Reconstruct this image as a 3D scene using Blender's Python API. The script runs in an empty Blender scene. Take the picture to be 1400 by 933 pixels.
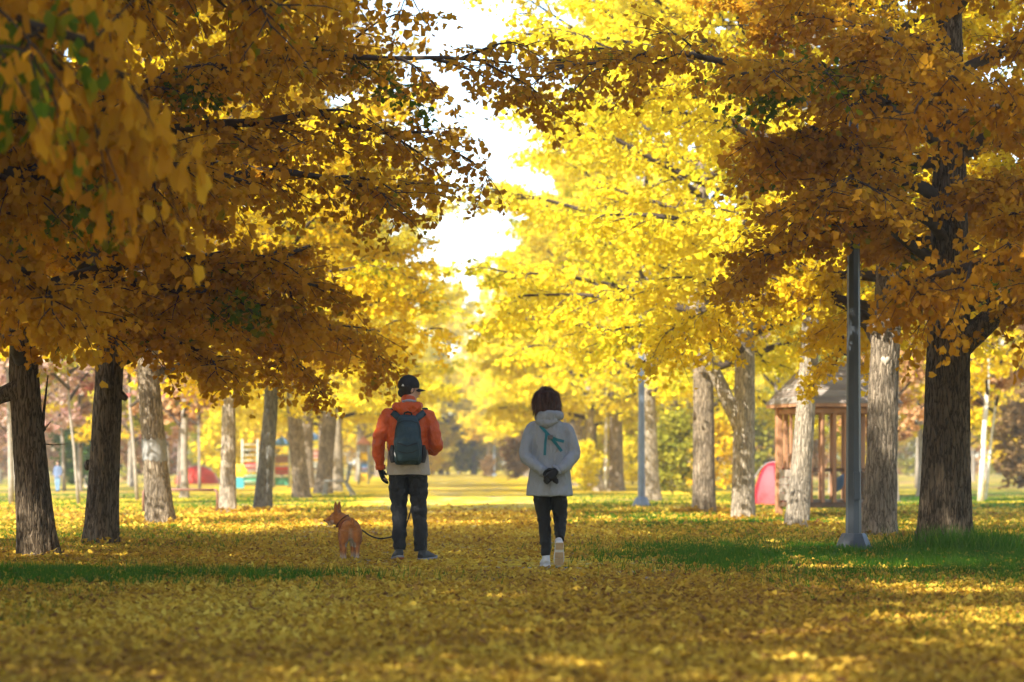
import bpy, bmesh, math, random
import numpy as np
from mathutils import Vector, Matrix, Euler, noise
from mathutils.bvhtree import BVHTree

R = math.radians
scene = bpy.context.scene
COL = scene.collection

# ------------------------------------------------------------------ camera
CAM_H = 0.93
FPX = 85.0 / 36.0 * 1400.0
HZ = 635.0
cam_data = bpy.data.cameras.new("camera")
cam_data.lens = 85.0
cam_data.sensor_width = 36.0
cam_data.shift_y = (HZ - 466.5) / 1400.0
cam_data.clip_start = 0.1
cam_data.clip_end = 3000.0
cam_data.dof.use_dof = True
cam_data.dof.focus_distance = 23.0
cam_data.dof.aperture_fstop = 2.0
cam = bpy.data.objects.new("camera", cam_data)
COL.objects.link(cam)
cam.location = (0, 0, CAM_H)
cam.rotation_euler = (R(90), 0, 0)
scene.camera = cam

# ------------------------------------------------------------------ sky and sun
SUN_EL, SUN_AZ = R(39.0), R(-140.0)          # azimuth clockwise from +Y (the way the avenue runs)
world = bpy.data.worlds.new("World")
scene.world = world
world.use_nodes = True
wn, wl = world.node_tree.nodes, world.node_tree.links
wn.clear()
w_out = wn.new("ShaderNodeOutputWorld")
w_bg = wn.new("ShaderNodeBackground")
w_sky = wn.new("ShaderNodeTexSky")
w_sky.sky_type = 'NISHITA'
w_sky.sun_disc = False
w_sky.sun_elevation = SUN_EL
w_sky.sun_rotation = SUN_AZ
w_sky.air_density = 1.0
w_sky.dust_density = 0.8
w_bg.inputs['Strength'].default_value = 0.15
wl.new(w_sky.outputs[0], w_bg.inputs[0])
wl.new(w_bg.outputs[0], w_out.inputs[0])

sun_data = bpy.data.lights.new("sun", 'SUN')
sun_data.energy = 4.4
sun_data.angle = R(0.5)
sun_data.color = (1.0, 0.95, 0.85)
sun = bpy.data.objects.new("sun", sun_data)
COL.objects.link(sun)
SUN_DIR = Vector((math.sin(SUN_AZ) * math.cos(SUN_EL), math.cos(SUN_AZ) * math.cos(SUN_EL), math.sin(SUN_EL)))
sun.rotation_euler = (-SUN_DIR).to_track_quat('-Z', 'Y').to_euler()
sun.location = (-20, -20, 40)

vs = scene.view_settings
vs.view_transform = 'Standard'
vs.look = 'None'
vs.exposure = 1.7
vs.gamma = 1.0
vs.use_curve_mapping = False
scene.cycles.use_denoising = True
scene.cycles.max_bounces = 10
scene.cycles.diffuse_bounces = 6
scene.cycles.transmission_bounces = 8
scene.cycles.glossy_bounces = 3
scene.cycles.transparent_max_bounces = 6
scene.cycles.caustics_reflective = False
scene.cycles.caustics_refractive = False
scene.cycles.sample_clamp_indirect = 8.0

# ------------------------------------------------------------------ helpers
def gpt(px, py):
    """ground point under a pixel of the 1400 px photograph"""
    y = FPX * CAM_H / (py - HZ)
    return Vector(((px - 700.0) / FPX * y, y, 0.0))

def at(px, py, y):
    return Vector(((px - 700.0) / FPX * y, y, CAM_H - (py - HZ) / FPX * y))

def tag(o, label=None, cat=None, group=None, kind=None):
    if label: o['label'] = label
    if cat: o['category'] = cat
    if group: o['group'] = group
    if kind: o['kind'] = kind
    return o

def empty(name, loc=(0, 0, 0), rz=0.0, label=None, cat=None, group=None):
    o = bpy.data.objects.new(name, None)
    o.empty_display_size = 0.3
    COL.objects.link(o)
    o.location = loc
    o.rotation_euler = (0, 0, rz)
    return tag(o, label, cat, group)

def link(name, me, mat=None, parent=None, smooth=False):
    o = bpy.data.objects.new(name, me)
    COL.objects.link(o)
    if mat is not None and not me.materials:
        me.materials.append(mat)
    if parent: o.parent = parent
    if smooth:
        me.polygons.foreach_set('use_smooth', np.ones(len(me.polygons), dtype=bool))
    return o

def mesh_from(V, F, name="mesh"):
    me = bpy.data.meshes.new(name)
    me.from_pydata([tuple(v) for v in V], [], [tuple(f) for f in F])
    me.update()
    return me

class MB:
    """collects shapes; build() links them as one mesh object"""
    def __init__(self):
        self.V, self.F = [], []
    def add(self, V, F):
        k = len(self.V)
        self.V += [tuple(v) for v in V]
        self.F += [tuple(i + k for i in f) for f in F]
        return self
    def box(self, x0, x1, y0, y1, z0, z1, bev=0.0):
        bm = bmesh.new()
        bmesh.ops.create_cube(bm, size=1.0)
        for v in bm.verts:
            v.co = Vector(((x0 + x1) / 2 + v.co.x * (x1 - x0), (y0 + y1) / 2 + v.co.y * (y1 - y0), (z0 + z1) / 2 + v.co.z * (z1 - z0)))
        if bev:
            bmesh.ops.bevel(bm, geom=bm.edges[:], offset=bev, segments=2, affect='EDGES', profile=0.6)
        bm.verts.index_update()
        self.add([v.co[:] for v in bm.verts], [[v.index for v in f.verts] for f in bm.faces])
        bm.free()
        return self
    def tube(self, pts, rad, n=8, cap=True, flat=None, spin=0.0, ref=None):
        V, F = tube(pts, rad, n, cap, flat, spin, ref)
        return self.add(V, F)
    def build(self, name, mat, parent=None, smooth=False):
        return link(name, mesh_from(self.V, self.F, name), mat, parent, smooth)

def tube(pts, rad, n=8, cap=True, flat=None, spin=0.0, ref=None):
    """swept ring; rad: radius or list; flat: (a, b) multipliers along the frame axes"""
    pts = [Vector(p) for p in pts]
    m = len(pts)
    if not hasattr(rad, '__len__'): rad = [rad] * m
    T = []
    for i in range(m):
        a, b = pts[max(i - 1, 0)], pts[min(i + 1, m - 1)]
        d = (b - a)
        T.append(d.normalized() if d.length > 1e-9 else Vector((0, 0, 1)))
    u = Vector(ref) if ref is not None else (Vector((1, 0, 0)) if abs(T[0].x) < 0.8 else Vector((0, 1, 0)))
    u = (u - T[0] * u.dot(T[0])).normalized()
    V, F = [], []
    for i in range(m):
        if i: u = (u - T[i] * u.dot(T[i])).normalized()
        w = T[i].cross(u)
        r = rad[i]
        ra, rb = (r if not isinstance(r, tuple) else r[0]), (r if not isinstance(r, tuple) else r[1])
        if flat: ra, rb = ra * flat[0], rb * flat[1]
        for k in range(n):
            t = 2 * math.pi * k / n + spin
            V.append(pts[i] + u * (math.cos(t) * ra) + w * (math.sin(t) * rb))
    for i in range(m - 1):
        for k in range(n):
            a, b = i * n + k, i * n + (k + 1) % n
            F.append((a, b, b + n, a + n))
    if cap:
        F.append(tuple(range(n - 1, -1, -1)))
        F.append(tuple(range((m - 1) * n, m * n)))
    return V, F

def fast_mesh(name, V, F, nper):
    """V (n,3) array, F (m,nper) array, all faces with nper corners"""
    me = bpy.data.meshes.new(name)
    me.vertices.add(len(V))
    me.vertices.foreach_set('co', np.ascontiguousarray(V, dtype=np.float32).ravel())
    me.loops.add(F.size)
    me.loops.foreach_set('vertex_index', np.ascontiguousarray(F, dtype=np.int32).ravel())
    me.polygons.add(len(F))
    me.polygons.foreach_set('loop_start', np.arange(0, F.size, nper, dtype=np.int32))
    me.polygons.foreach_set('loop_total', np.full(len(F), nper, dtype=np.int32))
    me.update(calc_edges=True)
    return me

# ------------------------------------------------------------------ materials
def new_mat(name):
    m = bpy.data.materials.new(name)
    m.use_nodes = True
    m.node_tree.nodes.clear()
    return m, m.node_tree.nodes, m.node_tree.links

def ramp(nodes, stops, interp='LINEAR'):
    r = nodes.new("ShaderNodeValToRGB")
    r.color_ramp.interpolation = interp
    e = r.color_ramp.elements
    while len(e) < len(stops): e.new(0.5)
    for i, (p, c) in enumerate(stops):
        e[i].position = p
        e[i].color = (*c, 1)
    return r

def plain(name, col, rough=0.7, var=0.12, scale=8.0, bump=0.0, bscale=40.0, metallic=0.0, spec=0.3, sheen=0.0, stretch=(1, 1, 1), fold=0.0):
    """a surface of one colour with a little uneven tone and relief"""
    m, n, l = new_mat(name)
    out = n.new("ShaderNodeOutputMaterial")
    p = n.new("ShaderNodeBsdfPrincipled")
    tc = n.new("ShaderNodeTexCoord")
    mp = n.new("ShaderNodeMapping")
    mp.inputs['Scale'].default_value = stretch
    l.new(tc.outputs['Object'], mp.inputs[0])
    nz = n.new("ShaderNodeTexNoise")
    nz.inputs['Scale'].default_value = scale
    nz.inputs['Detail'].default_value = 5
    l.new(mp.outputs[0], nz.inputs['Vector'])
    lo = tuple(max(0, c * (1 - var)) for c in col)
    hi = tuple(min(1, c * (1 + var)) for c in col)
    rp = ramp(n, [(0.3, lo), (0.7, hi)])
    l.new(nz.outputs[0], rp.inputs[0])
    l.new(rp.outputs[0], p.inputs['Base Color'])
    p.inputs['Roughness'].default_value = rough
    p.inputs['Metallic'].default_value = metallic
    p.inputs['Specular IOR Level'].default_value = spec
    if sheen:
        p.inputs['Sheen Weight'].default_value = sheen
    if bump or fold:
        last = None
        if fold:
            n2 = n.new("ShaderNodeTexNoise")
            n2.inputs['Scale'].default_value = 9.0
            n2.inputs['Detail'].default_value = 2
            n2.inputs['Distortion'].default_value = 1.2
            mp2 = n.new("ShaderNodeMapping")
            mp2.inputs['Scale'].default_value = (1.6, 1.6, 0.8)
            mp2.inputs['Rotation'].default_value = (0.3, 0.5, 0)
            l.new(tc.outputs['Object'], mp2.inputs[0])
            l.new(mp2.outputs[0], n2.inputs['Vector'])
            b2 = n.new("ShaderNodeBump")
            b2.inputs['Strength'].default_value = fold
            b2.inputs['Distance'].default_value = 0.05
            l.new(n2.outputs[0], b2.inputs['Height'])
            last = b2
        if bump:
            n3 = n.new("ShaderNodeTexNoise")
            n3.inputs['Scale'].default_value = bscale
            n3.inputs['Detail'].default_value = 4
            l.new(mp.outputs[0], n3.inputs['Vector'])
            b = n.new("ShaderNodeBump")
            b.inputs['Strength'].default_value = bump
            b.inputs['Distance'].default_value = 0.01
            l.new(n3.outputs[0], b.inputs['Height'])
            if last: l.new(last.outputs[0], b.inputs['Normal'])
            last = b
        l.new(last.outputs[0], p.inputs['Normal'])
    l.new(p.outputs[0], out.inputs[0])
    return m

def leaf_mat(name, stops, trans=0.5, gloss=0.0):
    """thin leaf: colour by the leaf's own 'var' value, part of the light passes through"""
    m, n, l = new_mat(name)
    out = n.new("ShaderNodeOutputMaterial")
    at_ = n.new("ShaderNodeAttribute")
    at_.attribute_name = 'var'
    rp = ramp(n, stops)
    l.new(at_.outputs['Fac'], rp.inputs[0])
    d = n.new("ShaderNodeBsdfDiffuse")
    t = n.new("ShaderNodeBsdfTranslucent")
    mx = n.new("ShaderNodeMixShader")
    mx.inputs[0].default_value = trans
    l.new(rp.outputs[0], d.inputs[0])
    l.new(rp.outputs[0], t.inputs[0])
    l.new(d.outputs[0], mx.inputs[1])
    l.new(t.outputs[0], mx.inputs[2])
    l.new(mx.outputs[0], out.inputs[0])
    return m

def bark_mat(name, dark, light, scale=1.0, depth=0.03):
    m, n, l = new_mat(name)
    out = n.new("ShaderNodeOutputMaterial")
    p = n.new("ShaderNodeBsdfPrincipled")
    p.inputs['Roughness'].default_value = 0.95
    p.inputs['Specular IOR Level'].default_value = 0.1
    tc = n.new("ShaderNodeTexCoord")
    mp = n.new("ShaderNodeMapping")
    mp.inputs['Scale'].default_value = (1, 1, 0.16)
    l.new(tc.outputs['Object'], mp.inputs[0])
    nz = n.new("ShaderNodeTexNoise")
    nz.inputs['Scale'].default_value = 34 * scale
    nz.inputs['Detail'].default_value = 6
    nz.inputs['Distortion'].default_value = 0.6
    l.new(mp.outputs[0], nz.inputs['Vector'])
    vo = n.new("ShaderNodeTexVoronoi")
    vo.feature = 'DISTANCE_TO_EDGE'
    vo.inputs['Scale'].default_value = 22 * scale
    mixv = n.new("ShaderNodeVectorMath")
    mixv.operation = 'MULTIPLY_ADD'
    mixv.inputs[1].default_value = (0.09, 0.09, 0.09)
    l.new(nz.outputs['Color'], mixv.inputs[0])
    l.new(mp.outputs[0], mixv.inputs[2])
    l.new(mixv.outputs[0], vo.inputs['Vector'])
    mul = n.new("ShaderNodeMath")
    mul.operation = 'MULTIPLY_ADD'
    mul.inputs[1].default_value = 2.2
    l.new(vo.outputs['Distance'], mul.inputs[0])
    sub = n.new("ShaderNodeMath")
    sub.operation = 'MULTIPLY'
    sub.inputs[1].default_value = 0.45
    l.new(nz.outputs[0], sub.inputs[0])
    l.new(sub.outputs[0], mul.inputs[2])
    rp = ramp(n, [(0.24, dark), (0.62, light)])
    l.new(mul.outputs[0], rp.inputs[0])
    # broad patches of paler or darker bark
    n2 = n.new("ShaderNodeTexNoise")
    n2.inputs['Scale'].default_value = 2.2
    n2.inputs['Detail'].default_value = 4
    l.new(tc.outputs['Object'], n2.inputs['Vector'])
    hs = n.new("ShaderNodeMix")
    hs.data_type = 'RGBA'
    hs.blend_type = 'MULTIPLY'
    hs.inputs[0].default_value = 1.0
    r2 = ramp(n, [(0.3, (0.72, 0.72, 0.72)), (0.7, (1.25, 1.22, 1.16))])
    l.new(n2.outputs[0], r2.inputs[0])
    l.new(rp.outputs[0], hs.inputs[6])
    l.new(r2.outputs[0], hs.inputs[7])
    l.new(hs.outputs[2], p.inputs['Base Color'])
    b = n.new("ShaderNodeBump")
    b.inputs['Strength'].default_value = 0.9
    b.inputs['Distance'].default_value = depth
    l.new(mul.outputs[0], b.inputs['Height'])
    l.new(b.outputs[0], p.inputs['Normal'])
    l.new(p.outputs[0], out.inputs[0])
    return m

M = {}
M['amber'] = leaf_mat("shaded_amber_leaf", [(0.0, (0.10, 0.17, 0.012)), (0.10, (0.30, 0.27, 0.012)), (0.22, (0.47, 0.215, 0.014)), (0.6, (0.55, 0.275, 0.016)), (1.0, (0.65, 0.385, 0.025))], 0.5)  # shade of the near crowns put into a darker, more orange leaf colour
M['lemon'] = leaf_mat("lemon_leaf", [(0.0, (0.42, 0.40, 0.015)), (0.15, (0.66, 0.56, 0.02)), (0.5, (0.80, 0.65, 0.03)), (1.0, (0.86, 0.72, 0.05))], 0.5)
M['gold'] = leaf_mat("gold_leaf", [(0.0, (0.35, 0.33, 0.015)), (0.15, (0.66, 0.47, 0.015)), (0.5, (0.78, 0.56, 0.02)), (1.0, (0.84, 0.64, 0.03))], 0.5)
M['rust'] = leaf_mat("rust_leaf", [(0.0, (0.30, 0.13, 0.04)), (0.5, (0.50, 0.27, 0.12)), (1.0, (0.60, 0.38, 0.19))], 0.45)
M['pink'] = leaf_mat("pink_leaf", [(0.0, (0.36, 0.12, 0.10)), (0.5, (0.50, 0.32, 0.25)), (1.0, (0.60, 0.44, 0.34))], 0.45)
M['olive'] = leaf_mat("olive_leaf", [(0.0, (0.14, 0.16, 0.02)), (0.5, (0.32, 0.30, 0.03)), (1.0, (0.50, 0.42, 0.04))], 0.45)
M['green'] = leaf_mat("green_leaf", [(0.0, (0.04, 0.09, 0.015)), (0.5, (0.07, 0.14, 0.02)), (1.0, (0.12, 0.18, 0.03))], 0.4)
M['brown'] = leaf_mat("brown_leaf", [(0.0, (0.14, 0.08, 0.03)), (0.5, (0.26, 0.15, 0.06)), (1.0, (0.36, 0.24, 0.09))], 0.35)
M['fallen'] = leaf_mat("fallen_leaf", [(0.0, (0.20, 0.09, 0.03)), (0.18, (0.34, 0.19, 0.04)), (0.38, (0.50, 0.295, 0.04)), (0.7, (0.62, 0.405, 0.045)), (1.0, (0.76, 0.58, 0.09))], 0.3)
M['grass'] = leaf_mat("grass_blade", [(0.0, (0.035, 0.10, 0.008)), (0.6, (0.06, 0.17, 0.012)), (1.0, (0.20, 0.26, 0.03))], 0.4)
M['bark_dark'] = bark_mat("dark_bark", (0.035, 0.024, 0.014), (0.17, 0.125, 0.08))
M['bark_mid'] = bark_mat("brown_grey_bark", (0.09, 0.068, 0.045), (0.34, 0.27, 0.19))
M['bark_pale'] = bark_mat("pale_grey_bark", (0.17, 0.14, 0.10), (0.48, 0.40, 0.30))
M['bark_blue'] = bark_mat("slate_grey_bark", (0.09, 0.09, 0.085), (0.24, 0.24, 0.23))
M['limb'] = plain("limb_bark", (0.055, 0.038, 0.024), 0.95, 0.3, 14, 0.4, 60)
M['birch'] = plain("birch_bark", (0.62, 0.58, 0.50), 0.8, 0.25, 6, 0.2, 30, stretch=(1, 1, 3))
M['thin_bark'] = plain("thin_tree_bark", (0.26, 0.22, 0.17), 0.9, 0.25, 8, 0.3, 30)
M['scar'] = plain("pruning_scar_wood", (0.46, 0.38, 0.28), 0.9, 0.2, 20, 0.3, 60)
M['band_pale'] = plain("pale_trunk_band", (0.22, 0.21, 0.19), 0.9, 0.25, 8, 0.2, 40)

# ------------------------------------------------------------------ ground
def litter_nodes(n, l, tc):
    """uneven carpet of yellow leaves: returns colour socket and height socket"""
    vo = n.new("ShaderNodeTexVoronoi")
    vo.inputs['Scale'].default_value = 16
    vo.inputs['Randomness'].default_value = 1
    l.new(tc.outputs['Object'], vo.inputs['Vector'])
    sep = n.new("ShaderNodeSeparateColor")
    l.new(vo.outputs['Color'], sep.inputs[0])
    rp = ramp(n, [(0.0, (0.30, 0.16, 0.02)), (0.18, (0.44, 0.26, 0.02)), (0.4, (0.62, 0.41, 0.02)), (0.75, (0.74, 0.53, 0.02)), (1.0, (0.80, 0.62, 0.04))])
    l.new(sep.outputs[0], rp.inputs[0])
    return rp.outputs[0], vo.outputs['Distance']

def ground_mat():
    m, n, l = new_mat("leaf_covered_lawn")
    out = n.new("ShaderNodeOutputMaterial")
    p = n.new("ShaderNodeBsdfPrincipled")
    p.inputs['Roughness'].default_value = 0.95
    p.inputs['Specular IOR Level'].default_value = 0.05
    tc = n.new("ShaderNodeTexCoord")
    col, hgt = litter_nodes(n, l, tc)
    # grass showing between the leaves, in broad patches
    n1 = n.new("ShaderNodeTexNoise")
    n1.inputs['Scale'].default_value = 0.22
    n1.inputs['Detail'].default_value = 6
    l.new(tc.outputs['Object'], n1.inputs['Vector'])
    n2 = n.new("ShaderNodeTexNoise")
    n2.inputs['Scale'].default_value = 7
    n2.inputs['Detail'].default_value = 4
    l.new(tc.outputs['Object'], n2.inputs['Vector'])
    ad = n.new("ShaderNodeMath")
    ad.operation = 'MULTIPLY_ADD'
    ad.inputs[1].default_value = 0.4
    l.new(n2.outputs[0], ad.inputs[0])
    l.new(n1.outputs[0], ad.inputs[2])
    # more bare earth and grass far out at the sides, more leaves along the avenue
    sx = n.new("ShaderNodeSeparateXYZ")
    l.new(tc.outputs['Object'], sx.inputs[0])
    cx = n.new("ShaderNodeMath"); cx.operation = 'MULTIPLY_ADD'; cx.inputs[1].default_value = 0.0242
    l.new(sx.outputs['Y'], cx.inputs[0]); l.new(sx.outputs['X'], cx.inputs[2])
    ab = n.new("ShaderNodeMath"); ab.operation = 'ABSOLUTE'
    l.new(cx.outputs[0], ab.inputs[0])
    mr = n.new("ShaderNodeMapRange")
    mr.inputs['From Min'].default_value = 4.0
    mr.inputs['From Max'].default_value = 13.0
    mr.inputs['To Min'].default_value = -0.06
    mr.inputs['To Max'].default_value = 0.10
    l.new(ab.outputs[0], mr.inputs['Value'])
    ad2 = n.new("ShaderNodeMath"); ad2.operation = 'ADD'
    l.new(ad.outputs[0], ad2.inputs[0]); l.new(mr.outputs[0], ad2.inputs[1])
    rm = ramp(n, [(0.70, (0, 0, 0)), (0.80, (1, 1, 1))])
    l.new(ad2.outputs[0], rm.inputs[0])
    n3 = n.new("ShaderNodeTexNoise")
    n3.inputs['Scale'].default_value = 0.12
    n3.inputs['Detail'].default_value = 5
    l.new(tc.outputs['Object'], n3.inputs['Vector'])
    gr = ramp(n, [(0.42, (0.10, 0.15, 0.02)), (0.58, (0.34, 0.22, 0.09))])
    l.new(n3.outputs[0], gr.inputs[0])
    mx = n.new("ShaderNodeMix"); mx.data_type = 'RGBA'
    l.new(rm.outputs[0], mx.inputs[0]); l.new(col, mx.inputs[6]); l.new(gr.outputs[0], mx.inputs[7])
    l.new(mx.outputs[2], p.inputs['Base Color'])
    b = n.new("ShaderNodeBump"); b.inputs['Strength'].default_value = 0.8; b.inputs['Distance'].default_value = 0.03
    l.new(hgt, b.inputs['Height']); l.new(b.outputs[0], p.inputs['Normal'])
    l.new(p.outputs[0], out.inputs[0])
    return m

def path_mat():
    m, n, l = new_mat("leaf_strewn_asphalt")
    out = n.new("ShaderNodeOutputMaterial")
    p = n.new("ShaderNodeBsdfPrincipled")
    p.inputs['Roughness'].default_value = 0.9
    p.inputs['Specular IOR Level'].default_value = 0.1
    tc = n.new("ShaderNodeTexCoord")
    col, hgt = litter_nodes(n, l, tc)
    n1 = n.new("ShaderNodeTexNoise"); n1.inputs['Scale'].default_value = 0.8; n1.inputs['Detail'].default_value = 8; n1.inputs['Roughness'].default_value = 0.65
    l.new(tc.outputs['Object'], n1.inputs['Vector'])
    rm = ramp(n, [(0.53, (0, 0, 0)), (0.60, (1, 1, 1))])
    l.new(n1.outputs[0], rm.inputs[0])
    n2 = n.new("ShaderNodeTexNoise"); n2.inputs['Scale'].default_value = 60; n2.inputs['Detail'].default_value = 4
    l.new(tc.outputs['Object'], n2.inputs['Vector'])
    asp = ramp(n, [(0.3, (0.16, 0.16, 0.17)), (0.7, (0.30, 0.30, 0.31))])
    l.new(n2.outputs[0], asp.inputs[0])
    mx = n.new("ShaderNodeMix"); mx.data_type = 'RGBA'
    l.new(rm.outputs[0], mx.inputs[0]); l.new(col, mx.inputs[6]); l.new(asp.outputs[0], mx.inputs[7])
    l.new(mx.outputs[2], p.inputs['Base Color'])
    b = n.new("ShaderNodeBump"); b.inputs['Strength'].default_value = 0.5; b.inputs['Distance'].default_value = 0.02
    l.new(hgt, b.inputs['Height']); l.new(b.outputs[0], p.inputs['Normal'])
    l.new(p.outputs[0], out.inputs[0])
    return m

AV = -0.0242                                  # the avenue drifts a little to the left of the view axis
def ax(y): return AV * y                      # x of the avenue's centre line at depth y

S = 1500.0
link("ground", mesh_from([(-S, -S, 0), (S, -S, 0), (S, S, 0), (-S, S, 0)], [(0, 1, 2, 3)], "ground"), ground_mat())['kind'] = 'structure'
pw = 2.1
pv, pf = [], []
rr = random.Random(5)
ys = [-40 + 2.0 * i for i in range(161)]
for y in ys:
    pv += [(ax(y) - pw + rr.uniform(-.12, .12), y, 0.004), (ax(y) + pw + rr.uniform(-.12, .12), y, 0.004)]
for i in range(len(ys) - 1):
    pf.append((2 * i, 2 * i + 1, 2 * i + 3, 2 * i + 2))
link("path", mesh_from(pv, pf, "path"), path_mat())['kind'] = 'structure'

# ------------------------------------------------------------------ leaves
FAN6 = np.array([[0, 0, 0], [-0.48, 0.52, 0.10], [-0.34, 0.93, 0.05], [0.0, 0.80, -0.06], [0.34, 0.93, 0.05], [0.48, 0.52, 0.10]])
FAN6_F = np.array([[0, 2, 1], [0, 3, 2], [0, 4, 3], [0, 5, 4]])
FAN4 = np.array([[0, 0, 0], [-0.50, 0.72, 0.07], [0.0, 0.9, -0.05], [0.50, 0.72, 0.07]])
FAN4_F = np.array([[0, 2, 1], [0, 3, 2]])

def leaves_mesh(name, P, D, N, size, var, tpl, tplf):
    """P points, D stem directions, N rough normals, size, var per leaf"""
    D = D / np.linalg.norm(D, axis=1, keepdims=True)
    X = np.cross(D, N); X /= (np.linalg.norm(X, axis=1, keepdims=True) + 1e-9)
    Z = np.cross(X, D)
    curl = np.random.default_rng(len(P)).uniform(-1.0, 3.2, len(P))[:, None, None]
    V = (P[:, None, :] + size[:, None, None] * (tpl[None, :, 0:1] * X[:, None, :] + tpl[None, :, 1:2] * D[:, None, :] + curl * tpl[None, :, 2:3] * Z[:, None, :]))
    k = len(tpl)
    F = (tplf[None, :, :] + (np.arange(len(P)) * k)[:, None, None]).reshape(-1, 3)
    me = fast_mesh(name, V.reshape(-1, 3), F, 3)
    a = me.attributes.new('var', 'FLOAT', 'POINT')
    a.data.foreach_set('value', np.repeat(np.clip(var, 0, 1), k).astype(np.float32))
    return me

def make_crown(name, seed, z0, z1, rad, n_limb, n_side, n_twig, per_twig, leaf, tpl, tplf, extra=(), green=0.06, fill=1.0, droop=0.25, limb_r=0.075, lean_up=0.0):
    """limbs > side branches > twigs with leaves on short spurs.
    Returns (limb mesh, leaf mesh); origin on the trunk axis at the ground."""
    rg = np.random.default_rng(seed)
    rn = random.Random(seed)
    limb = MB()
    P, D, Nn, V_ = [], [], [], []
    def wobble(a, d, L, m, sag, wob, z_up):
        pts = [Vector(a)]
        d = Vector(d).normalized()
        for i in range(m):
            d = (d + Vector((rn.uniform(-wob, wob), rn.uniform(-wob, wob), rn.uniform(-wob, wob) * 0.6 + z_up - sag * (i / m)))).normalized()
            pts.append(pts[-1] + d * (L / m))
        return pts
    def leaf_twig(a, d, L, base_var):
        pts = wobble(a, d, L, 3, 0.12 + droop * 0.5, 0.16, 0.0)
        limb.tube(pts, [0.006, 0.005, 0.004, 0.0025], 3, cap=False)
        k = max(3, int(per_twig * rn.uniform(0.6, 1.3) * fill))
        t = np.clip((rg.integers(1, 6, k) / 5 + rg.normal(0, 0.03, k)), 0.02, 0.999) * 3
        A = np.array([p[:] for p in pts])
        i = np.minimum(t.astype(int), 2)
        q = A[i] + (A[i + 1] - A[i]) * (t - i)[:, None]
        off = rg.normal(0, 1, (k, 3)); off /= np.linalg.norm(off, axis=1, keepdims=True)
        off[:, 2] = off[:, 2] * 0.7 - 0.25
        q = q + off * rg.uniform(0.01, 0.07 + leaf * 0.5, k)[:, None]
        P.append(q)
        dd = off + rg.normal(0, 0.5, (k, 3)); dd[:, 2] -= 0.35
        D.append(dd)
        nn = rg.normal(0, 0.75, (k, 3)); nn[:, 2] += 0.8
        Nn.append(nn)
        V_.append(base_var + rg.normal(0, 0.12, k))
    def side_branch(a, d, L, r, base_var):
        pts = wobble(a, d, L, 5, 0.10 + droop * 0.6, 0.15, 0.02)
        limb.tube(pts, [r * (1 - 0.16 * i) for i in range(6)], 4, cap=False)
        for j in range(n_twig):
            t = (j + rn.uniform(0.1, 0.9)) / n_twig * 5
            i = min(int(t), 4)
            p = pts[i].lerp(pts[i + 1], t - i)
            dm = (pts[i + 1] - pts[i]).normalized()
            s = dm.cross(Vector((0, 0, 1)))
            sg = -1 if j % 2 else 1
            dd = dm * rn.uniform(0.2, 0.9) + s * (sg * rn.uniform(0.4, 1.0)) + Vector((0, 0, rn.uniform(-0.65, 0.4)))
            leaf_twig(p, dd, rn.uniform(0.28, 0.55) * (0.7 + 0.3 * min(L, 1.5)), base_var)
    def one_limb(pts, r, L):
        m = len(pts) - 1
        limb.tube(pts, [max(0.012, r * (1 - 0.86 * i / m)) for i in range(m + 1)], 7, cap=False)
        for j in range(n_side):
            t = (0.22 + 0.78 * (j + rn.uniform(0, 1)) / n_side) * m
            i = min(int(t), m - 1)
            p = pts[i].lerp(pts[i + 1], t - i)
            dm = (pts[i + 1] - pts[i]).normalized()
            s = dm.cross(Vector((0, 0, 1)))
            s = s.normalized() if s.length > 0.05 else Vector((1, 0, 0))
            sg = -1 if j % 2 else 1
            dd = dm * rn.uniform(0.35, 0.9) + s * (sg * rn.uniform(0.5, 1.0)) + Vector((0, 0, rn.uniform(-0.4, 0.35)))
            bv = 0.05 + rn.uniform(-0.05, 0.03) if rn.random() < green else rn.uniform(0.30, 0.80)
            side_branch(p, dd, L * rn.uniform(0.20, 0.36) * (1.15 - 0.5 * t / m), max(0.008, r * 0.28), bv)
    for i in range(n_limb):
        f = (i + rn.uniform(-0.3, 0.3)) / n_limb
        f = min(max(f, 0.0), 1.0)
        z = z0 + (z1 - z0) * 0.86 * f
        az = i * 2.39996 + rn.uniform(-0.4, 0.4)
        L = rad(f) * rn.uniform(0.82, 1.12)
        el = 0.16 + lean_up + 0.85 * f ** 1.3 + rn.uniform(-0.1, 0.1)
        d = Vector((math.cos(az) * math.cos(el), math.sin(az) * math.cos(el), math.sin(el)))
        pts = wobble((0, 0, z), d, L, 7, droop * (1 - 0.7 * f), 0.11, 0.05)
        one_limb(pts, limb_r * (1.15 - 0.7 * f), L)
    for (pl, r) in extra:                      # limbs whose course is given
        pts = [Vector(q) for q in pl]
        L = sum((pts[k + 1] - pts[k]).length for k in range(len(pts) - 1))
        fine = []
        for k in range(len(pts) - 1):
            for s in range(3):
                fine.append(pts[k].lerp(pts[k + 1], s / 3) + Vector((rn.uniform(-.05, .05), rn.uniform(-.05, .05), rn.uniform(-.04, .04))))
        fine.append(pts[-1])
        one_limb(fine, r, L)
    P = np.concatenate(P); D = np.concatenate(D); Nn = np.concatenate(Nn); V_ = np.concatenate(V_)
    size = leaf * rg.uniform(0.5, 1.35, len(P))
    lm = leaves_mesh(name + "_leaves", P, D, Nn, size, V_, tpl, tplf)
    bm_ = mesh_from(limb.V, limb.F, name + "_limbs")
    bm_.materials.append(M['limb'])
    bm_.polygons.foreach_set('use_smooth', np.ones(len(bm_.polygons), dtype=bool))
    return bm_, lm

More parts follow.
